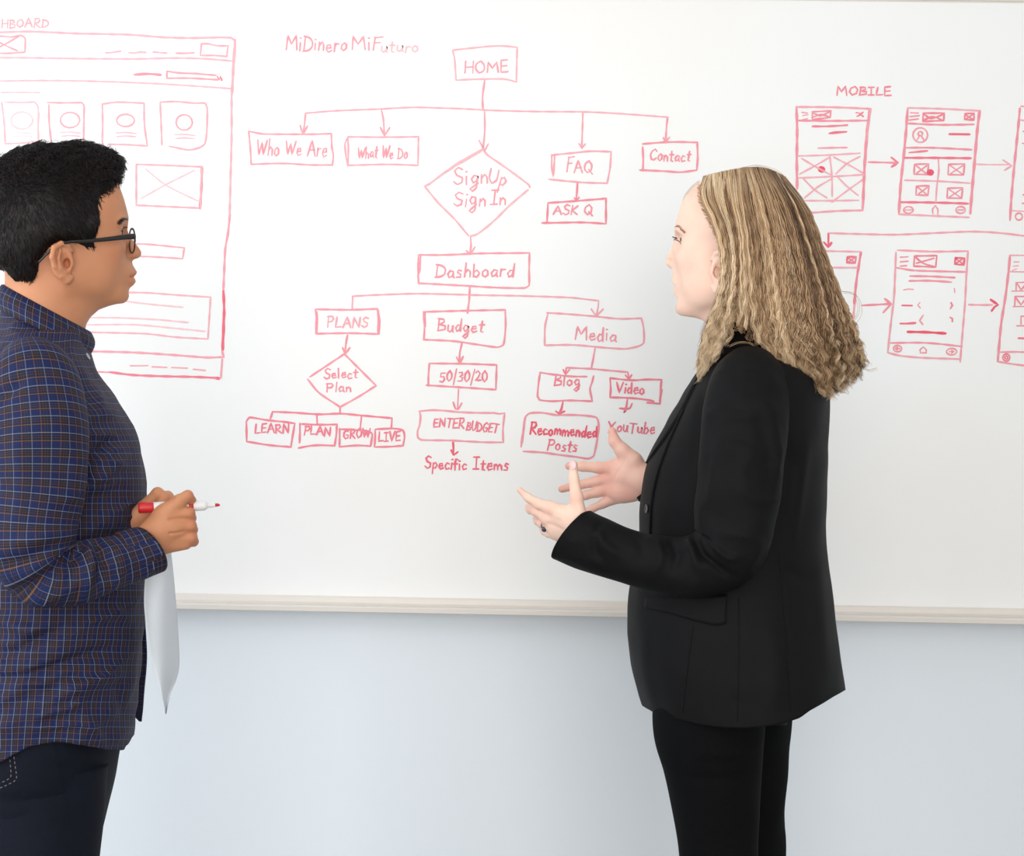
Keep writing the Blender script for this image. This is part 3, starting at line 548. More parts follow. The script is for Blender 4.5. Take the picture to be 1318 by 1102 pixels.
# ---------------------------------------------------------------- figure materials
def skin_mat(name, col, red=.0):
    m, n, b = nodes(name); b.inputs['Roughness'].default_value = .52; b.inputs['Specular IOR Level'].default_value = .35
    at = n.nodes.new('ShaderNodeAttribute'); at.attribute_name = 'tint'; tc = n.nodes.new('ShaderNodeTexCoord')
    t = n.nodes.new('ShaderNodeTexNoise'); t.inputs['Scale'].default_value = 45; t.inputs['Detail'].default_value = 5; n.links.new(tc.outputs['Object'], t.inputs['Vector'])
    c = lin(col); mx = n.nodes.new('ShaderNodeMix'); mx.data_type = 'RGBA'
    mx.inputs['A'].default_value = (c[0]*.95, c[1]*.90, c[2]*.88, 1); mx.inputs['B'].default_value = (min(1, c[0]*1.03), c[1]*1.07, c[2]*1.08, 1); n.links.new(t.outputs[0], mx.inputs['Factor'])
    m2 = n.nodes.new('ShaderNodeMix'); m2.data_type = 'RGBA'; m2.inputs['B'].default_value = (c[0]*.80, c[1]*.48, c[2]*.50, 1)
    n.links.new(mx.outputs['Result'], m2.inputs['A']); n.links.new(at.outputs['Fac'], m2.inputs['Factor']); n.links.new(m2.outputs['Result'], b.inputs['Base Color'])
    b.inputs['Subsurface Weight'].default_value = .12; b.inputs['Subsurface Radius'].default_value = (.012, .004, .002); b.inputs['Subsurface Scale'].default_value = .6
    bp = n.nodes.new('ShaderNodeBump'); bp.inputs['Strength'].default_value = .15; bp.inputs['Distance'].default_value = .0008
    t2 = n.nodes.new('ShaderNodeTexNoise'); t2.inputs['Scale'].default_value = 600; n.links.new(tc.outputs['Object'], t2.inputs['Vector']); n.links.new(t2.outputs[0], bp.inputs['Height']); n.links.new(bp.outputs[0], b.inputs['Normal'])
    return m
def hair_mat(name, stops, rough=.45, spec=.4):
    m, n, b = nodes(name); at = n.nodes.new('ShaderNodeAttribute'); at.attribute_name = 'shade'
    r = n.nodes.new('ShaderNodeValToRGB'); e = r.color_ramp.elements
    while len(e) < len(stops): e.new(.5)
    for i, (p, c) in enumerate(stops): e[i].position = p; e[i].color = (*lin(c), 1)
    n.links.new(at.outputs['Fac'], r.inputs[0]); n.links.new(r.outputs[0], b.inputs['Base Color'])
    b.inputs['Roughness'].default_value = rough; b.inputs['Specular IOR Level'].default_value = spec
    return m
def plaid_mat():
    m, n, b = nodes('plaid_cotton'); at = n.nodes.new('ShaderNodeAttribute'); at.attribute_name = 'cloth'
    sp = n.nodes.new('ShaderNodeSeparateXYZ'); n.links.new(at.outputs['Vector'], sp.inputs[0])
    def math_(op, a, bb=None, c=None):
        q = n.nodes.new('ShaderNodeMath'); q.operation = op
        for i, x in enumerate((a, bb, c)):
            if x is None: continue
            if isinstance(x, (int, float)): q.inputs[i].default_value = x
            else: n.links.new(x, q.inputs[i])
        return q.outputs[0]
    def line(src, period, offs, half):     # 1 on a thin stripe
        x = math_('FRACT', math_('ADD', math_('DIVIDE', src, period), offs)); return math_('LESS_THAN', math_('ABSOLUTE', math_('SUBTRACT', x, .5)), half / period)
    def mixc(fac, A, B):
        q = n.nodes.new('ShaderNodeMix'); q.data_type = 'RGBA'; n.links.new(fac, q.inputs['Factor'])
        for s_, x in (('A', A), ('B', B)):
            if isinstance(x, tuple): q.inputs[s_].default_value = (*lin(x), 1)
            else: n.links.new(x, q.inputs[s_])
        return q.outputs['Result']
    X, Y = sp.outputs[0], sp.outputs[1]; per = .0178
    def weave(src, flip):
        band = line(src, per, .25, .0036); fine = line(src, .0026, 0, .0006)
        c = mixc(band, (27, 22, 23), (13, 38, 92))
        c = mixc(math_('MULTIPLY', fine, math_('SUBTRACT', 1, band)), c, (30, 33, 54)); c = mixc(math_('MULTIPLY', line(src, .0022, .3, .0005), band), c, (26, 26, 34))
        c = mixc(line(src, per, .0, .00040), c, (118, 124, 146)); c = mixc(line(src, per, .5, .00045), c, (112, 76, 54)); c = mixc(line(src, per, .68, .0003), c, (76, 55, 48)); c = mixc(line(src, per, .82, .0003), c, (64, 58, 66))
        return c
    a = weave(X, 0); c = weave(Y, 1)
    ck = n.nodes.new('ShaderNodeTexChecker'); ck.inputs['Scale'].default_value = 900; n.links.new(at.outputs['Vector'], ck.inputs['Vector'])
    q = n.nodes.new('ShaderNodeMix'); q.data_type = 'RGBA'; q.inputs['Factor'].default_value = .5; n.links.new(a, q.inputs['A']); n.links.new(c, q.inputs['B'])
    # lines of each direction stay visible over the other
    l = n.nodes.new('ShaderNodeMix'); l.data_type = 'RGBA'; l.blend_type = 'LIGHTEN'; l.inputs['Factor'].default_value = .55; n.links.new(a, l.inputs['A']); n.links.new(c, l.inputs['B'])
    f = n.nodes.new('ShaderNodeMix'); f.data_type = 'RGBA'; f.inputs['Factor'].default_value = .6; n.links.new(q.outputs['Result'], f.inputs['A']); n.links.new(l.outputs['Result'], f.inputs['B'])
    n.links.new(f.outputs['Result'], b.inputs['Base Color']); b.inputs['Roughness'].default_value = .75; b.inputs['Specular IOR Level'].default_value = .25
    return m
# ================================================================ surface helpers
from mathutils.bvhtree import BVHTree
def bvh_of(*objs):
    V = []; Fp = []; o = 0
    for ob in objs:
        me = ob.data; n = len(me.vertices); c = np.empty(n * 3, f4); me.vertices.foreach_get('co', c); V += [tuple(x) for x in c.reshape(-1, 3)]
        Fp += [tuple(i + o for i in p.vertices) for p in me.polygons]; o += n
    return BVHTree.FromPolygons(V, Fp)
def hit(bvh, px, py, lift=.0):
    r = ray(px, py); r = r / np.linalg.norm(r); h = bvh.ray_cast(Vector(CAM), Vector(r))
    if h[0] is None: return None, None
    n = np.array(h[1]); n = -n if n @ r > 0 else n
    return np.array(h[0]) + n * lift, n
def resample(poly, step):
    p = smooth_poly(poly); s = np.concatenate([[0], np.cumsum(np.hypot(*np.diff(p, axis=0).T))]); n = max(2, int(s[-1] / step)); t = np.linspace(0, s[-1], n)
    return np.stack([np.interp(t, s, p[:, 0]), np.interp(t, s, p[:, 1])], 1)
def cord(bvh, poly, rad, lift, step=3, sides=5, dash=None, flat=.5):
    """raised seam or stitching lying on a surface"""
    pts = resample(poly, step); A = []; Nn = []
    for x, y in pts:
        a, n = hit(bvh, x, y, lift)
        if a is not None: A.append(a); Nn.append(n)
    A = np.array(A); Nn = np.array(Nn); V = []; Q = []
    if len(A) < 2: return np.zeros((0, 3)), []
    tan = np.gradient(A, axis=0); tan /= np.linalg.norm(tan, axis=1)[:, None] + 1e-9; sd = np.cross(tan, Nn)
    for k in range(len(A)):
        for q in range(sides):
            a = 2 * math.pi * q / sides; V.append(A[k] + rad * (sd[k] * math.cos(a) + Nn[k] * math.sin(a) * flat))
    for k in range(len(A) - 1):
        if dash and (k // dash) % 2: continue
        for q in range(sides): Q.append((k*sides+q, k*sides+(q+1) % sides, (k+1)*sides+(q+1) % sides, (k+1)*sides+q))
    return np.array(V), np.array(Q)
def patch(bvh, edge_a, edge_b, n=24, m=6, lift=.002, thick=.0025, name='patch'):
    """a flap of cloth between two traced edges, lying on the surface and standing proud of it"""
    def rs(e, k):
        p = smooth_poly(e); s = np.concatenate([[0], np.cumsum(np.hypot(*np.diff(p, axis=0).T))]); t = np.linspace(0, s[-1], k); return np.stack([np.interp(t, s, p[:, 0]), np.interp(t, s, p[:, 1])], 1)
    a = rs(edge_a, n); b = rs(edge_b, n); G = np.zeros((n, m, 3)); NN = np.zeros((n, m, 3)); last = None
    for i in range(n):
        for j in range(m):
            q = a[i] + (b[i] - a[i]) * j / (m - 1); h, nn = hit(bvh, q[0], q[1], 0)
            if h is None: h, nn = last if last is not None else (P(q[0], q[1], 1.8), np.array([0, -1., 0]))
            last = (h, nn); G[i, j] = h; NN[i, j] = nn
    for _ in range(3):
        G[1:-1] = (G[:-2] + 2 * G[1:-1] + G[2:]) / 4; NN[1:-1] = (NN[:-2] + NN[1:-1] + NN[2:]) / 3
    top = G + NN * (lift + thick); bot = G + NN * (lift - .004); V = np.vstack([top.reshape(-1, 3), bot.reshape(-1, 3)]); Q = [grid_faces(n, m, False)]; o = n * m
    Q.append(grid_faces(n, m, False)[:, ::-1] + o)
    bd = [(i, 0) for i in range(n)] + [(n - 1, j) for j in range(1, m)] + [(i, m - 1) for i in range(n - 2, -1, -1)] + [(0, j) for j in range(m - 2, 0, -1)]
    ids = np.array([i * m + j for i, j in bd]); nx = np.roll(ids, -1); Q.append(np.stack([ids, nx, nx + o, ids + o], 1))
    return V, np.concatenate(Q)
# ================================================================ head shared by both figures (canonical px units: nasion 163,297)
def head_sdf(p, female=False):
    """p = (forward, down, lateral) canonical"""
    u, v, q = p; aq = np.abs(q); s = (u, v, aq); eo = 8 if female else 4
    f = ell(p, (68, 275, 0), (92, 81, 67))
    f = smin(f, ell(p, (112, 262, 0), (50, 52, 56)), 18)
    f = smin(f, ell(p, (118, 318, 0), (44, 64, 50)), 20)
    f = smin(f, cone(s, (84, 358, 42), (140, 377, 14), 15, 15), 24)
    f = smin(f, ell(s, (112, 340, 34), (34, 36, 18)), 18)
    f = smin(f, ell(s, (138, 320, 33), (16, 13, 15)), 16)
    f = smin(f, ell(p, (152, 378, 0), (13, 12, 17)), 12)
    f = smin(f, ell(p, (150, 350, 0), (22, 22, 27)), 14)
    f = smin(f, cone(s, (156, 283, 8), (146, 284, 38), 7, 6), 9)
    f = smax(f, -ell(s, (168 - eo, 301, 30), (15, 12, 17)), 10)
    f = smin(f, ell(s, (146 - eo, 300, 28), (14, 14, 14)), 3.5)
    f = smax(f, -ell(s, (161 - eo, 299.5, 31), (8, 3.1, 11)), 1.4)
    f = smin(f, chain(p, [(160, 296, 0), (167, 310, 0), (175, 324, 0)], [5.5, 6.2, 7.2], 4), 7)
    f = smin(f, ell(s, (170, 328, 9), (8, 5.5, 5)), 4)
    f = smax(f, -ell(s, (174, 333, 6.5), (4.5, 2.6, 2.6)), 2)
    f = smin(f, ell(p, (167, 351.5, 0), (8.5, 5, 19)), 4)
    f = smin(f, ell(p, (165, 362, 0), (9, 5.5, 16)), 4)
    f = smax(f, -ell(p, (170, 356.8, 0), (13, 1.3, 21)), 2)
    f = smin(f, cone(s, (142, 376, 6), (92, 392, 14), 12, 20), 14)
    f = smin(f, cone(p, (62, 335, 0), (50, 455, 0), 52 if not female else 44, 57 if not female else 46), 26)
    # ears
    if female: s = (s[0] - 17, s[1], s[2]); p = s
    e = chain(s, [(84, 324, 62), (77, 316, 68), (67, 313.5, 73), (57, 319, 77), (54, 331, 78), (58, 343, 76), (68, 355, 71), (76, 361, 67), (81, 357, 64)], [2.2, 3, 3.4, 3.6, 3.4, 3.2, 4, 5, 4], 2)
    pl = ell(s, (69, 337, 66), (15, 22, 6)); pl = smax(pl, -ell(s, (72, 338, 74), (9.5, 14, 8)), 3); e = smin(e, pl, 3)
    e = smin(e, chain(s, [(66, 321, 73), (63, 333, 74), (66, 345, 73), (74, 351, 70)], [1.8, 2.6, 2.8, 2.2], 2), 2.5)
    e = smin(e, ell(s, (81, 339, 66), (3.5, 5, 4.5)), 3)
    e = smax(e, -ell(s, (75.5, 339, 68), (4.4, 6.5, 11)), 1.5)
    f = smin(f, e, 4)
    return f
def yawed(u, q, uo, psi):
    c, s = math.cos(psi), math.sin(psi); return uo + (u - uo) * c + q * s, -(u - uo) * s + q * c
def tint_of(uc, vc, qc):
    g = lambda cu, cv, cq, a, b, d: np.exp(-(((uc - cu) / a) ** 2 + ((vc - cv) / b) ** 2 + ((np.abs(qc) - cq) / d) ** 2))
    t = .85 * g(171, 351.5, 0, 7, 4, 15) + .95 * g(170, 362, 0, 7, 4.5, 13) + .22 * g(138, 325, 40, 16, 12, 20) + .25 * g(175, 326, 0, 8, 8, 12) + .35 * g(75, 338, 66, 7, 10, 12) + .15 * g(60, 335, 74, 7, 20, 8)
    return np.clip(t, 0, 1)
def fuse(name, pieces, mat_, root):
    """one continuous skin: union of the sculpted pieces; falls back to a plain join"""
    V_, Q_ = join([(V, Q) for V, Q, t in pieces]); T_ = np.concatenate([t for V, Q, t in pieces])
    try:
        obs = []
        for V, Q, t in pieces: obs.append(link(name, mesh_np(name, V, Q, attrs={'tint': ('FLOAT', t)})))
        base = obs[0]
        for o in obs[1:]:
            m = base.modifiers.new('u', 'BOOLEAN'); m.operation = 'UNION'; m.solver = 'EXACT'; m.object = o
        bpy.context.view_layer.update(); dg = bpy.context.evaluated_depsgraph_get(); me = bpy.data.meshes.new_from_object(base.evaluated_get(dg))
        for o in obs: bpy.data.objects.remove(o)
        print('FUSE', len(me.vertices), len(V_), 'tint' in me.attributes)
        if len(me.vertices) > .7 * len(V_) and 'tint' in me.attributes:
            from mathutils.kdtree import KDTree
            kd = KDTree(len(V_)); [kd.insert(v, i) for i, v in enumerate(V_.tolist())]; kd.balance()
            tv = np.array([T_[kd.find(v.co)[1]] for v in me.vertices], f4); me.attributes['tint'].data.foreach_set('value', tv)
            me.polygons.foreach_set('use_smooth', np.ones(len(me.polygons), bool)); me.name = name
            return part(name, me, mat_, root)
    except Exception as e: print('fuse failed', e)
    return part(name, mesh_np(name, V_, Q_, attrs={'tint': ('FLOAT', T_)}), mat_, root)
def garment(name, VQuv, mat_, parent, **kw):
    V, Q, uv = VQuv; me = mesh_np(name, V, Q, attrs={'cloth': ('FLOAT_VECTOR', uv)}); return part(name, me, mat_, parent, **kw)
def merge_g(items):
    V, Q = join([(a, b) for a, b, c in items]); return V, Q, np.concatenate([c for a, b, c in items])
def body_under(fr, segs, S, h=9):
    """coarse body hidden inside the clothes: cones given in (u, v, w metres, radius px)"""
    def fn(p):
        f = None
        for a, b in segs:
            g = cone(p, (a[0], a[1], a[2] * S), (b[0], b[1], b[2] * S), a[3], b[3]); f = g if f is None else smin(f, g, 22)
        return f
    A = np.array([x for s in segs for x in s]); r = A[:, 3].max() * .6 + 25
    lo = (A[:, 0].min() - r, A[:, 1].min() - r, A[:, 2].min() * S - r); hi = (A[:, 0].max() + r, A[:, 1].max() + r, A[:, 2].max() * S + r)
    V, Q = surface_nets(fn, lo, hi, h); V = relax(V, Q, 1); return fr(V[:, 0], V[:, 1], V[:, 2] / S), Q
def shoe(fr, u, w, direc, parent, mat_):
    """low shoe on the floor, toe towards +direc"""
    base = fr(np.array([float(u)]), np.array([1500.0]), np.array([w]))[0]; fwd = np.cross(fr.d, [0, 0, 1]) * direc; side = fr.d
    st = [(-.10, .030, .055), (-.08, .036, .075), (-.03, .038, .085), (.03, .040, .07), (.09, .046, .05), (.14, .045, .040), (.175, .030, .032), (.19, .012, .022)]
    V = []; n = 16
    for x, hw, ht in st:
        for k in range(n):
            a = 2 * math.pi * k / n; V.append(np.array([base[0], base[1], 0]) + fwd * x + side * hw * math.cos(a) + np.array([0, 0, max(0.0, ht / 2 + ht / 2 * math.sin(a) * 1.05)]))
    Q = grid_faces(len(st), n); V = np.array(V); c0 = V[:n].mean(0); c1 = V[-n:].mean(0); m0 = len(V); V = np.vstack([V, c0, c1])
    j = np.arange(n); T0 = np.stack([j, (j + 1) % n, j * 0 + m0], 1); b = (len(st) - 1) * n; T1 = np.stack([b + (j + 1) % n, b + j, j * 0 + m0 + 1], 1)
    part('shoe', mesh_np('shoe', V, [Q, T0, T1]), mat_, parent)
m_eye = mat('eye_white', (225, 220, 215), .15, .6); m_iris = mat('iris', (40, 26, 20), .1, .6)
def eyes(fr, tocanon_inv, parent, S, eo=4):
    for sgn in (-1, 1):
        c = tocanon_inv(145.8 - eo, 299.5, sgn * 28); fwd = tocanon_inv(160 - eo, 299.5, sgn * 30) - c; fwd /= np.linalg.norm(fwd); r = 12.2 / S
        bm = bmesh.new(); bmesh.ops.create_uvsphere(bm, u_segments=20, v_segments=14, radius=r); M_ = Matrix.Translation(Vector(c)) @ Vector(fwd).to_track_quat('Z', 'Y').to_matrix().to_4x4()
        bmesh.ops.transform(bm, matrix=M_, verts=bm.verts); me = bpy.data.meshes.new('eye'); bm.to_mesh(me); bm.free()
        for p_ in me.polygons: p_.use_smooth = True
        e = part('eye', me, m_eye, parent)
        bm = bmesh.new(); bmesh.ops.create_uvsphere(bm, u_segments=16, v_segments=10, radius=1); bmesh.ops.scale(bm, vec=(r * .55, r * .55, r * .18), verts=bm.verts); bmesh.ops.translate(bm, vec=(0, 0, r * .86), verts=bm.verts)
        bmesh.ops.transform(bm, matrix=M_, verts=bm.verts); me = bpy.data.meshes.new('iris'); bm.to_mesh(me); bm.free(); part('iris', me, m_iris, e)
# ================================================================ FIGURE 1: left, plaid shirt
MF = Frame(80, 551, 1.78); S1 = MF.px(0)
root1 = empty('person', (float(MF(50, 551, 0)[0]), float(MF(50, 551, 0)[1]), 0), label='person with short dark curly hair and glasses in a blue plaid shirt, holding a marker', category='person')
sk1 = skin_mat('skin_tan', (208, 144, 106)); PSI1 = math.radians(9)
prof1 = [(-80, 460), (-80, 196), (120, 198), (140, 213), (150, 230), (155, 243), (160, 257), (163.5, 270), (165.8, 280), (165, 288), (164, 296), (166.5, 303), (172, 311), (178, 318), (182, 324), (181.8, 329), (178, 332.5), (173, 334), (170, 336), (171, 341),
         (174, 346), (176.5, 350), (175.5, 353.3), (171.8, 356.5), (174, 359), (175, 363), (172, 367), (166.8, 371), (165.5, 376), (166.5, 381), (164.5, 387), (159, 390.5), (150, 391.5), (140, 394), (127, 399), (117, 408), (111, 418), (108, 460)]
sc1 = Sculpt(MF, 0.0)
def can1(u, v, q): uc, qc = yawed(u, q, 85, PSI1); return uc, v, qc
def man_head(p):
    u, v, q = p; uc, vc, qc = can1(u, v, q); f = head_sdf((uc, vc, qc)); d = poly2d(u, v, prof1)
    hw = np.interp(v, [200, 290, 300, 325, 332, 345, 362, 380, 395], [30, 16, 4, 4.5, 5, 9, 11, 11, 12]).astype(f4)
    plate = smax(d, np.abs(qc) - hw, 5) ; fwd_only = np.where(uc > 118, plate, 50)
    f = smin(f, fwd_only, 5); return smax(smax(f, d, 1.2), v - 448, 3)
def inv1(uc, vc, qc):
    c, s = math.cos(PSI1), math.sin(PSI1); du = (uc - 85); u = 85 + du * c - qc * s; q = du * s + qc * c
    return MF(np.array(float(u)), np.array(float(vc)), q / S1)
Vh, Qh = sc1.mesh(man_head, (-35, 185, -88), (190, 455, 88), 1.6)
uc, vc, qc = can1(Vh[:, 0], Vh[:, 1], Vh[:, 2]); tint_h = tint_of(uc, vc, qc); Wh = sc1.world(Vh)
# hands -------------------------------------------------------------
sh1 = Sculpt(MF, -.165)
def man_hand(p):
    f = chain(p, [(172, 712, 10), (200, 694, 4), (222, 678, 0)], [17, 17, 17], 8)
    f = smin(f, chain(p, [(190, 686, 2), (212, 664, -2), (228, 652, -4)], [14, 14, 10], 8), 10)
    f = smin(f, cone(p, (208, 700, 6), (238, 698, 6), 14, 10), 8)
    f = smin(f, cone(p, (208, 682, -2), (236, 676, 0), 15, 12), 8)
    f = smin(f, chain(p, [(216, 658, -6), (231, 645, -9), (241.5, 638.5, -7), (246, 645, 2), (240, 652, 8)], [10, 8.5, 7.3, 6.5, 6], 3), 6)
    for a, b, c, d in (((226, 662, -6), (243, 661, -5), (246, 667, 5), (238, 668, 12)), ((228, 677, -3), (245, 677, -3), (248, 682, 7), (238, 683, 14)), ((226, 693, 2), (246, 692, 2), (249, 697, 10), (238, 696, 17))):
        f = smin(f, chain(p, [a, b, c, d], [9.5, 8.2, 6.6, 6.4], 2.2), 2.6)
    g = chain(p, [(218, 669, -17), (232, 668, -14), (247, 669, -12)], [1, 1.5, 2], 1); f = smax(f, -g, 3)
    g = chain(p, [(218, 686, -15), (233, 685, -12), (249, 686, -9)], [1, 1.5, 2], 1); f = smax(f, -g, 3)
    mk = cone(p, (170, 653.8, 4), (290, 650, 4), 7, 7); return smax(f, -mk, 1)
Vn, Qn = sh1.mesh(man_hand, (150, 620, -32), (262, 735, 42), 1.25)
sh2 = Sculpt(MF, -.09)
def man_hand2(p):
    f = chain(p, [(150, 700, 8), (176, 668, 4), (194, 650, 0)], [18, 16, 12], 8)
    f = smin(f, chain(p, [(188, 652, -6), (203, 635.5, -10), (212, 641, -14), (206, 652, -20)], [9, 8, 7.5, 7], 3), 5)
    f = smin(f, chain(p, [(196, 655, 0), (216, 639, -6), (223, 646, -12), (214, 658, -18)], [8, 6.8, 6.6, 6.2], 3), 3)
    f = smin(f, chain(p, [(196, 664, 6), (214, 655, 0), (224, 662, -8)], [9, 8, 7], 3), 3)
    f = smin(f, chain(p, [(196, 674, 6), (214, 668, 2), (222, 676, -4)], [9, 8, 7], 3), 3)
    return f
Vm, Qm = sh2.mesh(man_hand2, (128, 618, -36), (240, 722, 34), 1.5)
Wb, Qb = body_under(MF, [((52, 440, 0, 40), (45, 640, 0, 78)), ((45, 530, -.07, 48), (45, 530, .07, 48)), ((45, 640, 0, 78), (50, 900, 0, 82)), ((46, 530, -.15, 28), (44, 700, -.195, 24)), ((44, 722, -.195, 22), (175, 712, -.17, 14)), ((44, 700, -.195, 24), (44, 722, -.195, 22)),
     ((44, 530, .15, 28), (44, 690, .165, 24)), ((48, 700, .16, 24), (150, 692, -.05, 14)), ((48, 900, -.085, 56), (41, 1300, -.09, 42)), ((41, 1300, -.09, 42), (31, 1640, -.09, 26)), ((48, 900, .085, 56), (41, 1300, .09, 42)), ((41, 1300, .09, 42), (31, 1640, .09, 26))], S1)
body1 = fuse('body', [(Wb, Qb, np.zeros(len(Wb))), (Wh, Qh, tint_h), (sh1.world(Vn), Qn, np.clip((Vn[:, 0] - 236) / 40, 0, .3)), (sh2.world(Vm), Qm, np.zeros(len(Vm)))], sk1, root1)
eyes(MF, inv1, root1, S1)
# hair ---------------------------------------------------------------
hp1 = [(-90, 340), (-90, 180), (0, 211), (18, 199), (46, 190), (69, 191), (95, 187), (113, 189), (137, 197), (150, 204), (154, 213), (151, 218), (151, 232), (146, 238), (141, 256), (136, 283), (128, 296), (121, 307), (121, 327), (110, 328), (104, 326),
       (98, 315), (88, 312), (76, 312), (66, 318), (60, 327), (51, 334), (49, 352), (42, 363), (15, 361), (4, 347), (-12, 345), (-40, 340)]
def man_hair(p):
    u, v, q = p; uc, vc, qc = can1(u, v, q); pc = (uc, vc, qc)
    f = ell(pc, (60, 275, 0), (101, 93, 74)); f = smin(f, ell(pc, (112, 232, 0), (48, 48, 56)), 14); f = smin(f, cone((uc, vc, np.abs(qc)), (20, 320, 30), (34, 352, 30), 34, 26), 20)
    f = smin(f, cone((uc, vc, np.abs(qc)), (112, 290, 56), (112, 330, 58), 10, 6), 10)
    W = np.stack([u, v, q], -1) / 900.0; top = np.clip((255 - v) / 40, 0, 1)
    f = f + top * 3.2 * vnoise(W, 120, 5) + top * 1.6 * vnoise(W, 260, 8) + 1.0 * vnoise(W, 160, 9)
    d = poly2d(u, v, hp1); f = f + np.clip(11 + d, 0, 11) * .6 * np.clip((v - 235) / 30, 0, 1)
    return smax(f, d + .9 * vnoise(W, 330, 11), 2.5)
Vc, Qc = sc1.mesh(man_hair, (-60, 170, -92), (166, 372, 92), 1.7)
Nc = np.zeros_like(Vc)
fn_ = np.cross(Vc[Qc[:, 1]] - Vc[Qc[:, 0]], Vc[Qc[:, 3]] - Vc[Qc[:, 0]])
for k in range(4): np.add.at(Nc, Qc[:, k], fn_)
Nc /= np.linalg.norm(Nc, axis=1)[:, None] + 1e-9
Nc *= np.sign((Nc * (Vc - np.array([60, 275, 0]))).sum(1))[:, None]
def short_strands(n):
    i = rng.integers(0, len(Vc), n); p = Vc[i].astype(float) - Nc[i] * .2; nn = Nc[i]; k = 7; out = np.zeros((n, k, 3)); v = Vc[i, 1]; u = Vc[i, 0]
    topw = np.clip((262 - v) / 45, 0, 1)[:, None]
    flow_side = np.stack([.55 - .9 * np.clip((90 - u) / 120, 0, 1), .85 + 0 * u, 0 * u], 1); flow_top = np.stack([.9 + 0 * u, -.25 + .4 * np.sin(u * .09), .3 * np.sin(v * .1 + u * .05)], 1)
    fl = flow_side * (1 - topw) + flow_top * topw + rng.normal(0, .22, (n, 3)) + topw * rng.normal(0, .5, (n, 3)); fl -= nn * (fl * nn).sum(1)[:, None]; fl /= np.linalg.norm(fl, axis=1)[:, None] + 1e-6
    ln = (9 + 9 * topw[:, 0]) * rng.uniform(.6, 1.15, n); curl = rng.normal(0, 1, (n, 1)) * topw; ax = np.cross(fl, nn); ph = rng.random((n, 1)) * 6.28
    for j in range(k):
        t = j / (k - 1); lift = (.20 + .42 * topw) * (1.2 - t) 
        step = fl * (1 - .2 * topw) + nn * lift * (1 - 1.1 * t) + ax * np.sin(ph + t * 6) * 1.3 * topw
        out[:, j] = p; p = p + step * (ln / (k - 1))[:, None]
    return out
st = short_strands(17000); Wst = sc1.world(st.reshape(-1, 3)).reshape(st.shape)
rad = np.linspace(1, .35, 7)[None] * rng.uniform(.00045, .00075, (len(st), 1))
Vs, Qs, Cs = strands(Wst, rad, rng.random(len(st)) ** 1.3, 'hair')
V_, Q_ = join([(sc1.world(Vc), Qc), (Vs, Qs)])
part('hair', mesh_np('hair', V_, Q_, attrs={'shade': ('FLOAT', np.concatenate([np.full(len(Vc), .12), Cs]))}), hair_mat('dark_hair', [(0, (10, 8, 8)), (.6, (27, 20, 19)), (1, (56, 42, 38))], .5, .3), root1)
bh1 = bvh_of(body1)
def brow(bvh, poly, n, name, m_, root, ln=5, dirx=1, wid=2.2, rad=.0003):
    pts = resample(poly, .6); out = []
    for _ in range(n):
        a = pts[rng.integers(0, len(pts))] + rng.normal(0, wid * .5, 2) * [1, .7]; h, nn = hit(bvh, a[0], a[1], .0002)
        if h is None: continue
        b = a + np.array([-dirx * ln, -ln * .25]) * rng.uniform(.5, 1); h2, n2 = hit(bvh, b[0], b[1], .0014)
        if h2 is None or np.linalg.norm(h2 - h) > .02: continue
        out.append([h, (h + h2) / 2 + nn * .0008, h2])
    out = np.array(out); V, Q, C = strands(out, np.full(out.shape[:2], rad) * np.array([1, .8, .3]), rng.random(len(out)) * .5, name)
    part(name, mesh_np(name, V, Q, attrs={'shade': ('FLOAT', C)}), m_, root)
def lash_line(bvh, poly, root):
    V, Q = cord(bvh, poly, .0006, .0003, .7, sides=5); V2, Q2 = V, Q
    if len(Q): part('eyelid_line', mesh_np('eyelid_line', V, Q, attrs={'shade': ('FLOAT', np.full(len(V), .4))}), bpy.data.materials['dark_hair'], root)
lash_line(bh1, [(164, 293), (161.5, 292.2), (158, 294.5), (156, 298)], root1)
brow(bh1, [(165, 283), (160, 282), (154, 288)], 90, 'eyebrow', bpy.data.materials['dark_hair'], root1)
# glasses ------------------------------------------------------------
m_fr = mat('dark_acetate', (22, 17, 18), .25, .6); m_len, nn_, bb_ = nodes('spectacle_lens'); bb_.inputs['Alpha'].default_value = .16; bb_.inputs['Roughness'].default_value = .03; bb_.inputs['Base Color'].default_value = (.95, .97, .97, 1)
def path_tube(pts, r, mat_, name, parent, sides=8, closed=False, ry=None):
    pts = np.array(pts, float); n = len(pts); tan = (np.roll(pts, -1, 0) - np.roll(pts, 1, 0)) if closed else np.gradient(pts, axis=0); tan /= np.linalg.norm(tan, axis=1)[:, None]
    s = np.cross(tan, [0, 0, 1.0]); s /= np.linalg.norm(s, axis=1)[:, None] + 1e-9; b = np.cross(s, tan); r = np.broadcast_to(r, n)[:, None]; ry = r if ry is None else np.broadcast_to(ry, n)[:, None]
    V = np.stack([pts + s * math.cos(2*math.pi*k/sides) * r + b * math.sin(2*math.pi*k/sides) * ry for k in range(sides)], 1).reshape(-1, 3); Q = grid_faces(n, sides)
    if closed: j = np.arange(sides); j2 = (j + 1) % sides; o = (n - 1) * sides; Q = np.vstack([Q, np.stack([o + j, o + j2, j2, j], 1)]); fc = [Q]
    else: j = np.arange(1, sides - 1); o = (n - 1) * sides; fc = [Q, np.stack([j * 0, j + 1, j], 1), np.stack([j * 0 + o, o + j, o + j + 1], 1)]
    return part(name, mesh_np(name, V, fc), mat_, parent)
gl = None
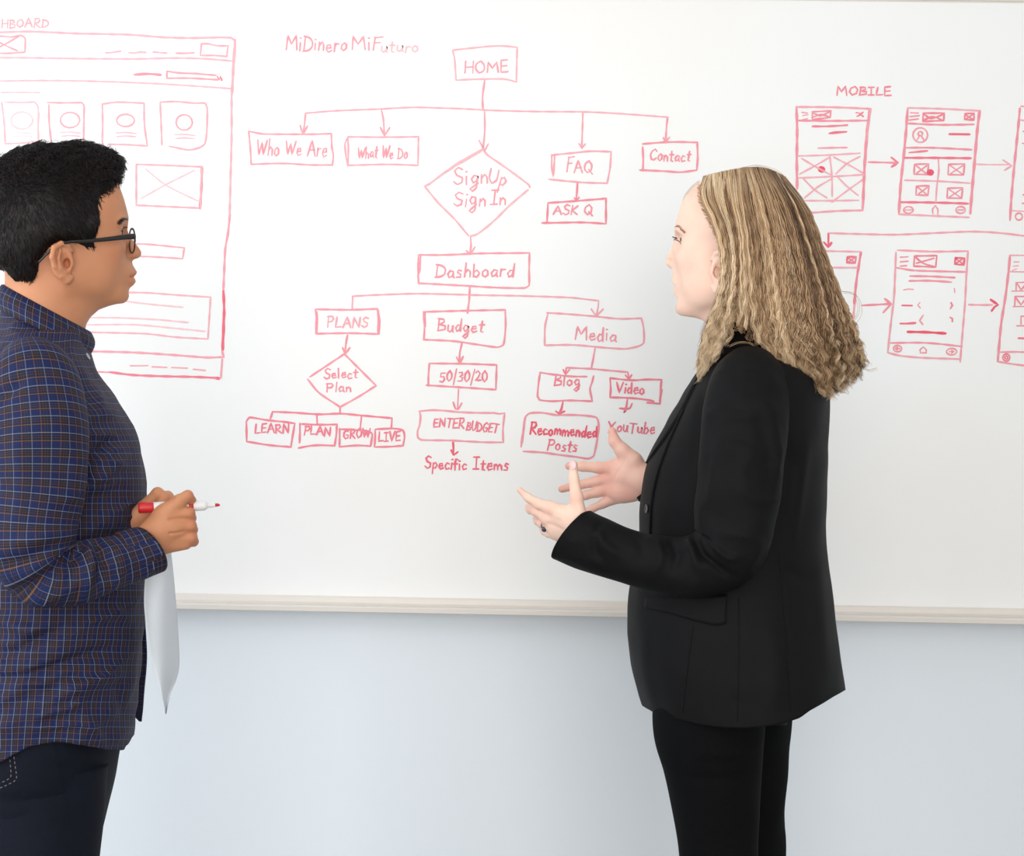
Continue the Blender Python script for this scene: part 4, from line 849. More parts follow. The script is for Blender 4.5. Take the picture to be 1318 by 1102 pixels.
for sgn in (-1, 1):
    ring = []
    for k in range(28):
        a = 2 * math.pi * k / 28; x = spow(math.cos(a), .8) * 24; y = spow(math.sin(a), .8) * 15.5; ring.append(inv1(166.5 - (31 + x * 1.0) * .01, 310 + y, sgn * (31 + x)))
    if gl is None:
        gl = path_tube(ring, .0011, m_fr, 'glasses', root1, closed=True, ry=.0017); gl['label'] = 'dark rimmed glasses with a thick temple arm'
        par = gl
    else: path_tube(ring, .0011, m_fr, 'rim', gl, closed=True, ry=.0017)
    R = np.array(ring); c = R.mean(0); V = np.vstack([R, c]); j = np.arange(28); part('lens', mesh_np('lens', V, np.stack([j, (j + 1) % 28, j * 0 + 28], 1)), m_len, gl)
    tp = [(166.5, 304.5, 56), (161, 304.5, 59), (145, 306, 62), (122, 308.5, 66), (98, 310.5, 70), (78, 311.5, 73), (62, 316, 75), (48, 327, 74), (38, 338, 70)]
    pp = cr(np.linspace(0, 1, len(tp)), np.array(tp, float), np.linspace(0, 1, 30))
    path_tube([inv1(x, y, sgn * z) for x, y, z in pp], .0012, m_fr, 'temple', gl, ry=np.interp(np.linspace(0, 1, 30), [0, .1, .5, 1], [.0042, .0040, .0024, .0016]))
path_tube([inv1(168.5 + 1.5 * math.cos(a), 305, 9 * math.sin(a)) for a in np.linspace(-1.4, 1.4, 9)], .0012, m_fr, 'bridge', gl)
# shirt ---------------------------------------------------------------
m_pl = plaid_mat()
def hem1(u): return float(np.interp(u, [-70, -40, 0, 18, 37, 70, 92, 114, 136, 156, 165, 172], [992, 990, 981.6, 971.5, 962, 956.5, 957, 960.5, 965, 966, 958, 942]))
top1 = lambda a: 411 + 13 * math.cos(a)
tab1 = [(392, 111, 0, 0, .066), (412, 111, -2, 0, .070), (424, 111, -5, 0, .082), (437, 113, -13, 0, .105), (451, 116, -22, 0, .138), (468, 122, -32, 0, .165), (500, 139, -42, 0, .18), (535, 163, -50, 0, .18), (560, 176, -52, 0, .18), (590, 185, -54, 0, .175), (620, 189.5, -56, 0, .17), (680, 188.5, -56, 0, .165), (746, 186.5, -56, 0, .165),
        (790, 185.5, -58, 0, .17), (850, 181, -62, 0, .175), (920, 174, -66, 0, .18), (975, 168, -70, 0, .18), (1000, 166, -70, 0, .18)]
fold1 = [([(153, 560), (130, 580), (112, 600), (108, 625)], -.012, 7), ([(168, 580), (140, 605), (120, 628)], .008, 8), ([(10, 845), (50, 822), (75, 808)], -.009, 8), ([(0, 872), (40, 868), (85, 852), (120, 842), (148, 835)], -.009, 8), ([(60, 905), (100, 885), (140, 872), (160, 862)], .009, 9), ([(20, 900), (60, 890), (100, 870)], -.008, 8),
         ([(0, 800), (40, 812), (80, 800)], .008, 8), ([(148, 870), (158, 905), (160, 930)], -.006, 7), ([(95, 900), (120, 940), (130, 960)], .006, 8), ([(120, 800), (150, 790), (170, 800)], .006, 8), ([(135, 690), (160, 700), (178, 640)], -.006, 9), ([(10, 940), (50, 930), (90, 935)], -.006, 9), ([(115, 470), (135, 520), (160, 555)], .004, 8)]
shirt1 = garment('shirt', loft(MF, tab1, 220, 180, top=top1, bot=hem1, wr=(.0075, (22, 22, 50), 61), power=.85, folds=fold1, noise=.0035, shell=.003), m_pl, root1)
def band(fr, rim0, rim1, n=64, m=8, puff=.006, thick=.003):
    """collar band: rims (u_back, u_front, v_back, v_front, w_half)"""
    th = np.linspace(0, 2 * math.pi, n, endpoint=False); G = []
    for k in range(m):
        t = k / (m - 1); r = [a + (b - a) * t for a, b in zip(rim0, rim1)]; c = np.cos(th); u = (r[0] + r[1]) / 2 + (r[1] - r[0]) / 2 * c; v = (r[2] + r[3]) / 2 + (r[3] - r[2]) / 2 * c; w = r[4] * np.sin(th)
        q = fr(u, v, w); ctr = q.mean(0); d = q - ctr; d[:, 2] = 0; d /= np.linalg.norm(d, axis=1)[:, None]; G.append(q + d * puff * math.sin(math.pi * t))
    O = np.array(G); I = []
    for q in G: ctr = q.mean(0); d = q - ctr; d[:, 2] = 0; d /= np.linalg.norm(d, axis=1)[:, None]; I.append(q - d * thick)
    A = np.concatenate([O, np.array(I)[::-1]]); V = A.reshape(-1, 3); Q = grid_faces(2 * m, n); j = np.arange(n); j2 = (j + 1) % n; o = (2 * m - 1) * n; Q = np.vstack([Q, np.stack([o + j, o + j2, j2, j], 1)])
    uv = np.stack([np.broadcast_to(th[None] * .06, (2*m, n)), np.broadcast_to((np.arange(2*m) * .005)[:, None], (2*m, n)), np.zeros((2*m, n))], -1).reshape(-1, 3)
    return V, Q, uv
garment('collar', band(MF, (2, 117, 366, 427, .068), (-3, 117, 398, 456, .092)), m_pl, shirt1)
garment('collar_stand', band(MF, (8, 110, 372, 424, .058), (4, 110, 400, 452, .064), puff=.0), m_pl, shirt1)
CUT2 = 9
sl1 = [(38, 458, -.125), (44, 490, -.165), (50, 550, -.185), (50, 620, -.195), (43, 685, -.20), (52, 728, -.20), (90, 737, -.195), (130, 728, -.185), (166, 717, -.175), (190, 709, -.168)]
rs1 = [34, 54, 61, 58, 54, 49, 43, 38, 33, 31]
fsl = [([(108, 690), (95, 720), (88, 750)], -.010, 6), ([(120, 690), (132, 720), (128, 755)], -.010, 6), ([(112, 700), (118, 730), (108, 770)], .007, 6), ([(0, 770), (40, 755), (80, 730), (100, 705)], -.011, 8), ([(10, 785), (60, 772), (100, 752)], .007, 7), ([(20, 700), (60, 690), (100, 690)], .005, 9), ([(0, 725), (30, 722), (70, 705)], -.007, 8),
       ([(140, 760), (158, 735), (150, 700)], .006, 5), ([(0, 515), (15, 500), (30, 490)], -.007, 7), ([(80, 560), (98, 600), (92, 650)], .003, 9), ([(20, 560), (30, 620), (20, 680)], .003, 12)]
garment('sleeve', tube(MF, sl1, rs1, 130, 72, w_ovals=.9, cut=-7, cut2=CUT2, folds=fsl, wr=(.007, (26, 26, 60), 71), noise=.0028, seed=4, edge=.02), m_pl, shirt1)
cuffp = [(159, 719, -.177), (172, 715, -.173), (192, 708, -.168)]
garment('cuff', tube(MF, cuffp, [35.5, 35, 33.5], 24, 64, w_ovals=.9, cut=-7, cut2=CUT2, noise=.0008, seed=9, edge=.012), m_pl, shirt1)
sl1b = [(38, 458, .125), (44, 490, .165), (48, 550, .18), (42, 640, .185), (48, 705, .16), (100, 705, .06), (150, 693, -.04), (172, 680, -.075)]
garment('sleeve', tube(MF, sl1b, [34, 50, 54, 50, 46, 38, 31, 27], 70, 48, noise=.003, seed=6, edge=.015), m_pl, shirt1)
# open far front edge of the shirt, hanging forward of the hips
def sheet(fr, rows, n=14, thick=.0015, wob=.0):
    rows = np.array(rows, float); t = np.linspace(0, 1, 40); R = cr(np.linspace(0, 1, len(rows)), rows, t); s = np.linspace(0, 1, n)
    G = np.array([[fr(r[1] + (r[2] - r[1]) * a, r[0], r[3] + (r[4] - r[3]) * a + wob * math.sin(a * 5 + k * .12)) for a in s] for k, r in enumerate(R)])
    V = G.reshape(-1, 3); nn = grid_normals(V, 40, n, False); V2 = V + nn * thick; o = len(V); Q = grid_faces(40, n, False)
    bd = [(i, 0) for i in range(40)] + [(39, j) for j in range(1, n)] + [(i, n - 1) for i in range(38, -1, -1)] + [(0, j) for j in range(n - 2, 0, -1)]
    ids = np.array([i * n + j for i, j in bd]); nx = np.roll(ids, -1)
    uv = np.stack([np.broadcast_to((s * .1)[None], (40, n)), np.broadcast_to((t * .3)[:, None], (40, n)), np.zeros((40, n))], -1).reshape(-1, 3)
    return np.vstack([V, V2]), np.concatenate([Q[:, ::-1], Q + o, np.stack([nx, ids, ids + o, nx + o], 1)]), np.vstack([uv, uv])
garment('shirt_front', sheet(MF, [(755, 170, 186, .06, .05), (790, 165, 186, .06, .05), (845, 165, 189, .06, .05), (890, 165, 185.5, .06, .05), (915, 168, 183.5, .06, .05), (929, 179, 181.5, .06, .055)]), m_pl, shirt1, label='dark inside edge of the far shirt front')
bs1 = bvh_of(shirt1); m_btn = mat('shirt_button', (168, 170, 178), .3, .5)
def button(bvh, u, v, r, mat_, parent, name='button'):
    h, n = hit(bvh, u, v, .0005)
    if h is None: return
    bm = bmesh.new(); M_ = Matrix.Translation(Vector(h)) @ Vector(n).to_track_quat('Z', 'Y').to_matrix().to_4x4()
    prof = [(0, .35), (.55, .35), (.7, .55), (.9, .6), (1, .35), (1, 0), (0, 0)]; vs = []
    k = 24; 
    for (a, z) in prof[1:-1]: vs.append([bm.verts.new((r * a * math.cos(2*math.pi*i/k), r * a * math.sin(2*math.pi*i/k), r * .45 * z)) for i in range(k)])
    for a, b in zip(vs[:-1], vs[1:]):
        for i in range(k): bm.faces.new((a[i], a[(i+1) % k], b[(i+1) % k], b[i]))
    bm.faces.new(vs[0]); bmesh.ops.transform(bm, matrix=M_, verts=bm.verts)
    me = bpy.data.meshes.new(name); bm.to_mesh(me); bm.free(); b_ = part(name, me, mat_, parent)
    vh = []
    for dx in (-.2, .2):
        bm = bmesh.new(); bmesh.ops.create_cone(bm, cap_ends=True, segments=10, radius1=r * .1, radius2=r * .1, depth=r * .1); bmesh.ops.translate(bm, vec=(r * dx, 0, r * .17), verts=bm.verts); bmesh.ops.transform(bm, matrix=M_, verts=bm.verts)
        me = bpy.data.meshes.new('button_hole'); bm.to_mesh(me); bm.free(); vh.append(me)
    return b_
button(bs1, 112.5, 459, .005, m_btn, shirt1)
# jeans ---------------------------------------------------------------
m_jean = mat('dark_denim', (12, 17, 30), .8, .2, noise=.25, nscale=25, bump=.35, bscale=900)
jt = [(905, 160, -62, 0, .165), (960, 155, -66, 0, .172), (990, 150, -68, 0, .172), (1030, 141, -66, 0, .165), (1080, 128, -60, 0, .14), (1110, 118, -50, 0, .10)]
legs = [tube(MF, [(52, 985, s_ * .085), (46, 1080, s_ * .09), (42, 1180, s_ * .09), (40, 1320, s_ * .09), (34, 1500, s_ * .09), (30, 1655, s_ * .09)], [84, 81, 76, 60, 48, 42], 60, 48, w_ovals=.85, noise=.003, seed=12) for s_ in (-1, 1)]
jeans = garment('jeans', merge_g([loft(MF, jt, 40, 96, power=.9, noise=.0015, folds=[([(0, 1030), (40, 1034), (80, 1030)], -.005, 8), ([(60, 980), (100, 990), (140, 985)], -.003, 7), ([(145, 1012), (120, 1020), (90, 1018)], .004, 6)])] + legs), m_jean, root1)
bj = bvh_of(jeans); m_st = mat('denim_stitching', (120, 112, 118), .8, .1)
for k_, po in enumerate(([(18, 974), (20, 988), (21, 1003), (10, 1010), (-4, 1016)], [(13, 978), (14, 990), (14, 1000), (5, 1006), (-4, 1010)])):
    V, Q = cord(bj, po, .0006, .0006, 1.5, dash=2)
    if len(Q): part('stitching', mesh_np('stitching', V, Q), m_st, jeans)
V, Q = cord(bj, [(69, 957), (73, 975), (79, 1000), (84, 1035), (86, 1062)], .0011, .0004, 3); part('side_seam', mesh_np('side_seam', V, Q), m_jean, jeans)
for s_ in (-1, 1): shoe(MF, 30, s_ * .09, 1, root1, mat('black_shoe', (25, 24, 24), .4, .5) if s_ < 0 else bpy.data.materials['black_shoe'])
# ---------------------------------------------------------------- marker and paper held in the hands
def lathe(p0, p1, st, n=28):
    """stations (t along p0-p1, radius m)"""
    p0 = np.array(p0); p1 = np.array(p1); ax = (p1 - p0) / np.linalg.norm(p1 - p0); s = np.cross(ax, [0, 0, 1]); s /= np.linalg.norm(s); b = np.cross(s, ax); V = []
    for t, r in st:
        for k in range(n): a = 2*math.pi*k/n; V.append(p0 + (p1 - p0) * t + r * (s * math.cos(a) + b * math.sin(a)))
    j = np.arange(1, n - 1); o = (len(st) - 1) * n; return np.array(V), [grid_faces(len(st), n), np.stack([j * 0, j, j + 1], 1), np.stack([j * 0 + o, o + j + 1, o + j], 1)]
wm = -.161; A0 = MF(np.array(178.), np.array(653.8), wm); A1 = MF(np.array(283.), np.array(650.), wm); px = .001 * 1000 / MF.px(wm)
mk = empty('marker', tuple((A0 + A1) / 2), label='white dry erase marker with red cap and red tip held in the left person\'s hand', category='marker')
red = mat('marker_red', (205, 32, 40), .35, .5); wht = mat('marker_white', (236, 234, 234), .35, .5)
def mkp(name, st, m_): V, Fc = lathe(A0, A1, [((u_ - 178) / 105, r_ * px) for u_, r_ in st]); return part(name, mesh_np(name, V, Fc), m_, mk)
mkp('cap', [(178, 5.8), (178.6, 6.8), (180, 7.3), (195.5, 7.6), (197, 7.4), (197.2, 6.4)], red)
mkp('barrel', [(196.5, 6.3), (197.5, 6.8), (211, 6.9), (243, 6.9), (258, 6.9), (262, 6.8), (264.5, 6.2), (266, 4.2), (267, 3.6), (275, 3.0), (276.5, 2.6)], wht)
mkp('colour_band', [(211, 6.85), (211.1, 7.1), (217.5, 7.1), (217.6, 6.85)], red); mkp('colour_band', [(242, 6.85), (242.1, 7.05), (248, 7.05), (248.1, 6.85)], red)
mkp('nib', [(275.5, 2.3), (278, 2.2), (281, 2.0), (283, 1.0)], red)
pp_ = mat('office_paper', (226, 232, 238), .7, .3, noise=.015, nscale=20)
V, Q, uv = sheet(MF, [(690, 192, 218, -.135, -.10), (716, 190, 221, -.135, -.10), (745, 187, 224, -.14, -.09), (780, 186, 227, -.145, -.08), (815, 190, 229.5, -.145, -.07), (850, 196, 231, -.14, -.07), (870, 201, 228.5, -.14, -.08), (890, 206, 221, -.135, -.10), (905, 210, 216.5, -.13, -.115), (919, 213, 214, -.125, -.122)], 24, .0006, wob=.010)
o = link('paper_sheet', mesh_np('paper_sheet', V, Q), pp_, label='white sheet of paper hanging curled from the left person\'s hand', category='paper')
# ================================================================ FIGURE 2: right, black blazer and long wavy hair
WF = Frame(950, 551, 1.93); S2 = WF.px(0)
root2 = empty('person', (float(WF(950, 551, 0)[0]), float(WF(950, 551, 0)[1]), 0), label='person with long wavy blond hair in a black blazer and trousers, gesturing with both hands', category='person')
sk2 = skin_mat('skin_fair', (246, 208, 188)); PSI2 = math.radians(8); KU = 1.1
prof2 = [(1080, 470), (1080, 228), (930, 228), (905, 231), (893, 240), (882, 252.5), (876, 264), (872.5, 275), (869.6, 286), (867.8, 293), (868.3, 300), (868, 306), (866, 313), (863, 321), (859, 330), (856.7, 336), (857.5, 341), (861, 344.5), (865.5, 346.5), (866.5, 350),
         (865, 356), (863.8, 361), (866, 365.5), (869.3, 368.5), (867.3, 371), (866.5, 376), (869, 381), (872.5, 385), (871, 390), (869, 396), (870, 402), (875, 406), (884, 407.5), (895, 409), (904, 412), (912, 420), (916, 440), (916, 470)]
sc2 = Sculpt(WF, 0.0)
def can2(u, v, q):
    uu = 163 + (867 - u) * KU; vv = 297 + np.where(v > 306, (v - 306) * .95, (v - 306) * 1.30); uc, qc = yawed(uu, q * KU, 85, PSI2); return uc, vv, qc
def woman_head(p):
    u, v, q = p; uc, vc, qc = can2(u, v, q); f = head_sdf((uc, vc, qc), True) / KU; d = poly2d(u, v, prof2)
    hw = np.interp(v, [230, 298, 308, 333, 341, 352, 368, 388, 408], [26, 13, 3.5, 3.5, 4, 8, 9, 10, 11]).astype(f4)
    plate = smax(d, np.abs(qc) / KU - hw, 5); plate = np.where(uc > 118, plate, 50); f = smin(f, plate, 5); return smax(smax(f, d, 1.2), v - 458, 3)
def inv2(uc, vc, qc):
    c, s = math.cos(PSI2), math.sin(PSI2); du = uc - 85; uu = 85 + du * c - qc * s; q = (du * s + qc * c) / KU; v = 306 + (vc - 297) / (.95 if vc > 297 else 1.30)
    return WF(np.array(867 - (uu - 163) / KU), np.array(float(v)), q / S2)
Vh, Qh = sc2.mesh(woman_head, (842, 215, -80), (1060, 465, 80), 1.5)
tint_h = tint_of(*can2(Vh[:, 0], Vh[:, 1], Vh[:, 2])); Wh = sc2.world(Vh)
# near hand (back of the hand towards the camera, thumb up)
sn = Sculpt(WF, -.17)
def hand_near(p):
    f = chain(p, [(764, 696, 0), (744, 681, 0), (726, 664, 2)], [17, 16, 14], 8)
    f = smin(f, cone(p, (744, 676, 4), (708, 654, 6), 12, 8.5), 8)
    f = smin(f, cone(p, (742, 688, 6), (704, 668, 12), 12, 9), 8); f = smin(f, cone(p, (748, 698, 6), (715, 684, 14), 13, 9), 8)
    f = smin(f, chain(p, [(744, 660, -4), (742, 640, -6), (738.5, 616, -6), (738, 600, -7)], [10.5, 8.2, 6.3, 5.2], 4), 9)
    f = smin(f, ell(p, (738, 597.5, -7), (5.2, 5, 4.6)), 2)
    f = smin(f, chain(p, [(712, 655, 4), (694, 649, 8), (680, 641, 14), (669, 631, 18)], [8.6, 6.6, 5.4, 3.8], 3), 4)
    f = smin(f, chain(p, [(706, 667, 10), (690, 658, 20), (683, 656, 36), (680, 652, 50)], [8.2, 6.6, 5.8, 4.6], 3), 3)
    f = smin(f, chain(p, [(709, 678, 14), (697, 673, 26), (693, 671, 42), (690, 668, 54)], [7.8, 6.4, 5.6, 4.4], 3), 3)
    f = smin(f, chain(p, [(718, 690, 16), (706, 686, 28), (701, 684, 40), (698, 682, 50)], [7.2, 5.8, 5, 4], 3), 3)
    g = cone(p, (722, 672, -12), (700, 663, -2), .8, 1.2); f = smax(f, -g, 4); g = cone(p, (728, 684, -10), (706, 675, 2), .8, 1.2); return smax(f, -g, 4)
Vn, Qn = sn.mesh(hand_near, (658, 586, -30), (790, 725, 64), 1.15)
sf = Sculpt(WF, .10)
def hand_far(p):      # palm towards the camera, thumb up, fingers spread to the left
    f = chain(p, [(846, 622, 0), (826, 617, 0), (806, 612, 0)], [21, 20, 18], 8)
    f = smin(f, ell(p, (800, 618, 2), (26, 30, 9)), 10); f = smin(f, ell(p, (812, 601, -6), (19, 15, 10)), 6); f = smin(f, ell(p, (806, 634, -4), (24, 13, 9)), 6)
    f = smin(f, chain(p, [(814, 592, -6), (801, 580, -8), (791, 568, -8), (788, 555, -7)], [12, 9, 7, 5.2], 5), 7)
    f = smin(f, chain(p, [(788, 603, 2), (770, 602, 0), (750, 600.5, -2), (732, 600, -4)], [9.5, 7.2, 6.4, 5], 3), 4)
    f = smin(f, chain(p, [(786, 616, 4), (766, 620, 2), (744, 624.5, -2), (723, 629.5, -6)], [9, 6.6, 6, 4.8], 3), 3)
    f = smin(f, chain(p, [(786, 629, 4), (768, 634, 2), (754, 637.5, -2), (742, 640.5, -4)], [8.8, 6.4, 5.6, 4.8], 3), 3)
    f = smin(f, chain(p, [(792, 641, 4), (776, 648.5, 2), (762, 655, -1), (748, 661, -4)], [8.2, 5.8, 5, 4], 3), 3)
    for a, b in (((806, 590, -18), (790, 616, -12)),):
        f = smax(f, -cone(p, a, b, .2, .4), 3.5)
    return f
Vf, Qf = sf.mesh(hand_far, (712, 542, -34), (872, 676, 26), 1.2)
Wb, Qb = body_under(WF, [((955, 430, 0, 34), (955, 560, 0, 62)), ((955, 520, -.06, 46), (955, 520, .06, 46)), ((955, 560, 0, 62), (945, 700, 0, 72)), ((945, 700, 0, 72), (945, 840, 0, 74)), ((953, 540, -.13, 28), (946, 690, -.17, 24)), ((946, 690, -.17, 24), (918, 722, -.175, 22)), ((918, 722, -.175, 22), (762, 697, -.17, 13)),
     ((950, 540, .13, 28), (945, 690, .17, 24)), ((940, 690, .17, 24), (842, 622, .10, 14)), ((915, 900, -.076, 44), (929, 1290, -.08, 27)), ((929, 1290, -.08, 27), (949, 1560, -.08, 16)), ((954, 900, .072, 42), (967, 1290, .075, 26)), ((967, 1290, .075, 26), (979, 1560, .075, 16))], S2)
tips = lambda V, pts, r: np.clip(sum(np.exp(-((V[:, 0] - a) ** 2 + (V[:, 1] - b) ** 2) / r ** 2) for a, b in pts), 0, 1)
body2 = fuse('body', [(Wb, Qb, np.zeros(len(Wb))), (Wh, Qh, tint_h * .8), (sn.world(Vn), Qn, .25 * tips(Vn, [(670, 632), (738, 598), (683, 656), (694, 672), (708, 660), (742, 640)], 9)),
    (sf.world(Vf), Qf, .3 + .3 * tips(Vf, [(727, 600), (722, 630), (788, 556), (780, 603), (780, 618), (782, 632), (806, 636)], 11))], sk2, root2)
eyes(WF, inv2, root2, S2 * KU, 8); lash_line(bvh_of(body2), [(866.5, 309.5), (868.5, 308.3), (872, 309.2), (875, 311.5), (877, 314)], root2)
bh2 = bvh_of(body2)
m_nail = mat('fingernail_varnish', (240, 200, 200), .2, .5)
def nail(u, v, w, ru, rv, name='fingernail', ang=0):
    h, n = hit(bh2, u, v, .0001)
    if h is None: return
    bm = bmesh.new(); bmesh.ops.create_uvsphere(bm, u_segments=16, v_segments=10, radius=1); bmesh.ops.scale(bm, vec=(ru / 900, rv / 900, .0011), verts=bm.verts)
    z = Vector(n); y = Vector((math.sin(ang), 0, math.cos(ang))); y = (y - z * y.dot(z)).normalized(); x = y.cross(z); M_ = Matrix((x, y, z)).transposed().to_4x4(); M_.translation = Vector(h)
    bmesh.ops.transform(bm, matrix=M_, verts=bm.verts); me = bpy.data.meshes.new(name); bm.to_mesh(me); bm.free()
    for q in me.polygons: q.use_smooth = True
    part(name, me, m_nail, root2)
nail(738, 599.5, 0, 3.9, 6)
# ring: dark stone on a band around the near hand's third finger
rc = WF(np.array(702.), np.array(680.), -.17 + 18 / 909); rd = WF(np.array(693.), np.array(671.), -.17 + 42 / 909) - WF(np.array(709.), np.array(678.), -.17 + 14 / 909); rd /= np.linalg.norm(rd)
m_ring = mat('ring_silver', (120, 125, 135), .25, .5, metal=1); s_ = np.cross(rd, [0, 0, 1]); s_ /= np.linalg.norm(s_); b_ = np.cross(s_, rd)
rc = WF(np.array(703.), np.array(675.5), -.17 + 20 / 909)
rg = path_tube([rc + .0078 * (s_ * math.cos(a) + b_ * math.sin(a)) for a in np.linspace(0, 2 * math.pi, 29)[:-1]], .0012, m_ring, 'ring', root2, closed=True)
hr, nr_ = hit(bh2, 701, 681, .001)
bm = bmesh.new(); bmesh.ops.create_icosphere(bm, subdivisions=2, radius=.0042); bmesh.ops.translate(bm, vec=hr if hr is not None else rc, verts=bm.verts); me = bpy.data.meshes.new('stone'); bm.to_mesh(me); bm.free(); part('stone', me, mat('dark_stone', (50, 60, 85), .15, .7), rg)
# ---------------------------------------------------------------- hair
T9 = np.linspace(0, 1, 7)
G_ = [  # guides from the parting to the tips: (u, v, w)
 [(908, 227, -.020), (906, 250, -.055), (921, 284, -.078), (932, 325, -.094), (930, 375, -.096), (909, 430, -.090), (896, 494, -.082)],
 [(918, 224, -.018), (920, 255, -.066), (934, 292, -.086), (941, 335, -.099), (938, 385, -.100), (924, 435, -.094), (912, 480, -.088)],
 [(935, 220, -.015), (938, 255, -.074), (948, 300, -.092), (950, 345, -.100), (948, 385, -.102), (944, 415, -.100), (940, 440, -.096)],
 [(952, 217, -.012), (958, 258, -.078), (966, 305, -.094), (970, 355, -.102), (974, 400, -.104), (984, 445, -.108), (1006, 482, -.112)],
 [(968, 215, -.010), (980, 255, -.076), (992, 305, -.090), (1000, 360, -.098), (1008, 410, -.102), (1022, 462, -.108), (1040, 508, -.108)],
 [(984, 217, -.008), (1005, 258, -.066), (1022, 310, -.078), (1034, 365, -.086), (1044, 420, -.090), (1056, 468, -.094), (1066, 514, -.092)],
 [(1000, 223, -.006), (1027, 265, -.048), (1046, 318, -.058), (1064, 372, -.064), (1078, 425, -.068), (1088, 462, -.070), (1094, 498, -.066)],
 [(1008, 228, .000), (1037, 270, -.020), (1058, 325, -.024), (1080, 382, -.026), (1096, 420, -.026), (1104, 448, -.026), (1112, 474, -.024)]]
G_ = np.array(G_, float)
def guide(s, t):      # s (n,), t (k,) -> (n,k,3)
    a = cr(np.linspace(0, 1, len(G_)), G_.reshape(len(G_), -1), s).reshape(len(s), 7, 3); out = np.zeros((len(s), len(t), 3))
    i = np.clip((t * 6).astype(int), 0, 5); f = t * 6 - i; m = np.gradient(a, axis=1)
    h = lambda c: c[None, :, None]
    return h(2*f**3-3*f**2+1)*a[:, i] + h(f**3-2*f**2+f)*m[:, i] + h(-2*f**3+3*f**2)*a[:, i+1] + h(f**3-f**2)*m[:, i+1]
def long_hair(nl, per, far=False, layer=0.0, k=46, seed=1):
    r = np.random.default_rng(seed); sl = np.sort(r.random(nl)); sl = np.where((sl > .24) & (sl < .36) & (r.random(nl) < .35), sl * .6, sl); t = np.linspace(0, 1, k)
    gl_ = guide(sl, t); n = nl * per; li = np.repeat(np.arange(nl), per); base = gl_[li]
    lk_ph = r.random(nl) * 6.28; lk_wl = r.uniform(20, 34, nl); lk_amp = r.uniform(.6, 1.5, nl); lk_d = r.normal(0, 1, (nl, 2)) * [2.2, .006]
    lkc = r.normal(.5, .17, nl); lklen = r.uniform(.9, 1.015, nl); shorter = r.random(nl) < .25; lklen = lklen * np.where((sl > .27) & (sl < .46), .86, 1.0); lklen = np.where(shorter, r.uniform(.68, .95, nl), lklen)
    rad_ = np.sqrt(r.random(n)) * r.uniform(.7, 1.3, nl)[li]; an = r.random(n) * 6.28
    width = np.interp(t, [0, .15, .5, .85, 1], [3.2, 3.4, 2.8, 3.3, 2.2])
    du = rad_[:, None] * np.cos(an)[:, None] * width; dw = rad_[:, None] * np.sin(an)[:, None] * width * .8 / 830
    # rescale length
    L = lklen[li] * r.uniform(.96, 1.0, n); tt = t[None] * L[:, None]; ii = np.clip((tt * (k - 1)).astype(int), 0, k - 2); ff = (tt * (k - 1) - ii)[..., None]
    ar = np.arange(n)[:, None]; base = base[ar, ii] * (1 - ff) + base[ar, ii + 1] * ff
    env = np.interp(tt, [0, .2, .5, .8, 1], [0, .5, 1.3, 3.6, 5.4]); y = base[..., 1]
    ph = lk_ph[li][:, None] + (r.normal(0, .35, n))[:, None] + y * 2 * math.pi / lk_wl[li][:, None]
    env = env * np.interp(sl[li], [0, .3, .5, 1], [.5, .55, .9, 1.05])[:, None]; wav = env * lk_amp[li][:, None] * np.sin(ph); wav2 = env * lk_amp[li][:, None] * np.cos(ph * .93 + 1)
    fr_ = np.interp(tt, [0, .3, 1], [0, .25, 1.1]); kink = r.normal(0, 1, (n, 9)); kk = np.array([np.interp(tt[0], np.linspace(0, 1, 9), q) for q in kink]) if n < 0 else None
    ks = np.linspace(0, 1, 9); j = np.clip((tt * 8).astype(int), 0, 7); jf = tt * 8 - j; kk = kink[ar, j] * (1 - jf) + kink[ar, j + 1] * jf; kk2 = kink[ar, (j + 3) % 9] * (1 - jf) + kink[ar, (j + 4) % 9] * jf
    ramp = np.clip(tt * 5, 0, 1)
    u = base[..., 0] + du + wav + kk * fr_ * 1.5 + lk_d[li, 0][:, None] * ramp; w = base[..., 2] + dw + wav2 * .7 / 830 + lk_d[li, 1][:, None] * ramp * .7 + layer + kk2 * fr_ * 1.2 / 830
    v = base[..., 1] + kk2 * fr_ * .5
    if far: w = -w + .004
    Pw = WF(u.ravel(), v.ravel(), w.ravel()).reshape(n, k, 3)
    col = np.clip((lkc[li] + r.normal(0, .17, n) + np.interp(sl[li], [0, .25, .45, .7, 1], [.20, .22, .06, -.06, -.04]) - (.36 if layer > .004 else 0))[:, None] + np.interp(tt, [0, .08, .3, .75, 1], [-.16, -.06, -.04, .06, .16]) + .05 * wav / (env + .3), 0, 1)  # lighter front, darker back and under layers: light and shade painted into strand colour
    rd_ = np.interp(t, [0, .7, 1], [1, .9, .4])[None] * r.uniform(.00030, .00055, (n, 1)); return Pw, rd_, col
parts_ = []; cols_ = []
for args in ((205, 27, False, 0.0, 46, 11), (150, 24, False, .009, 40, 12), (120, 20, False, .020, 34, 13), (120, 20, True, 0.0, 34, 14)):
    Pw, rd_, col = long_hair(*args); V, Q, C = strands(Pw, rd_, col, 'hair'); parts_.append((V, Q)); cols_.append(C)
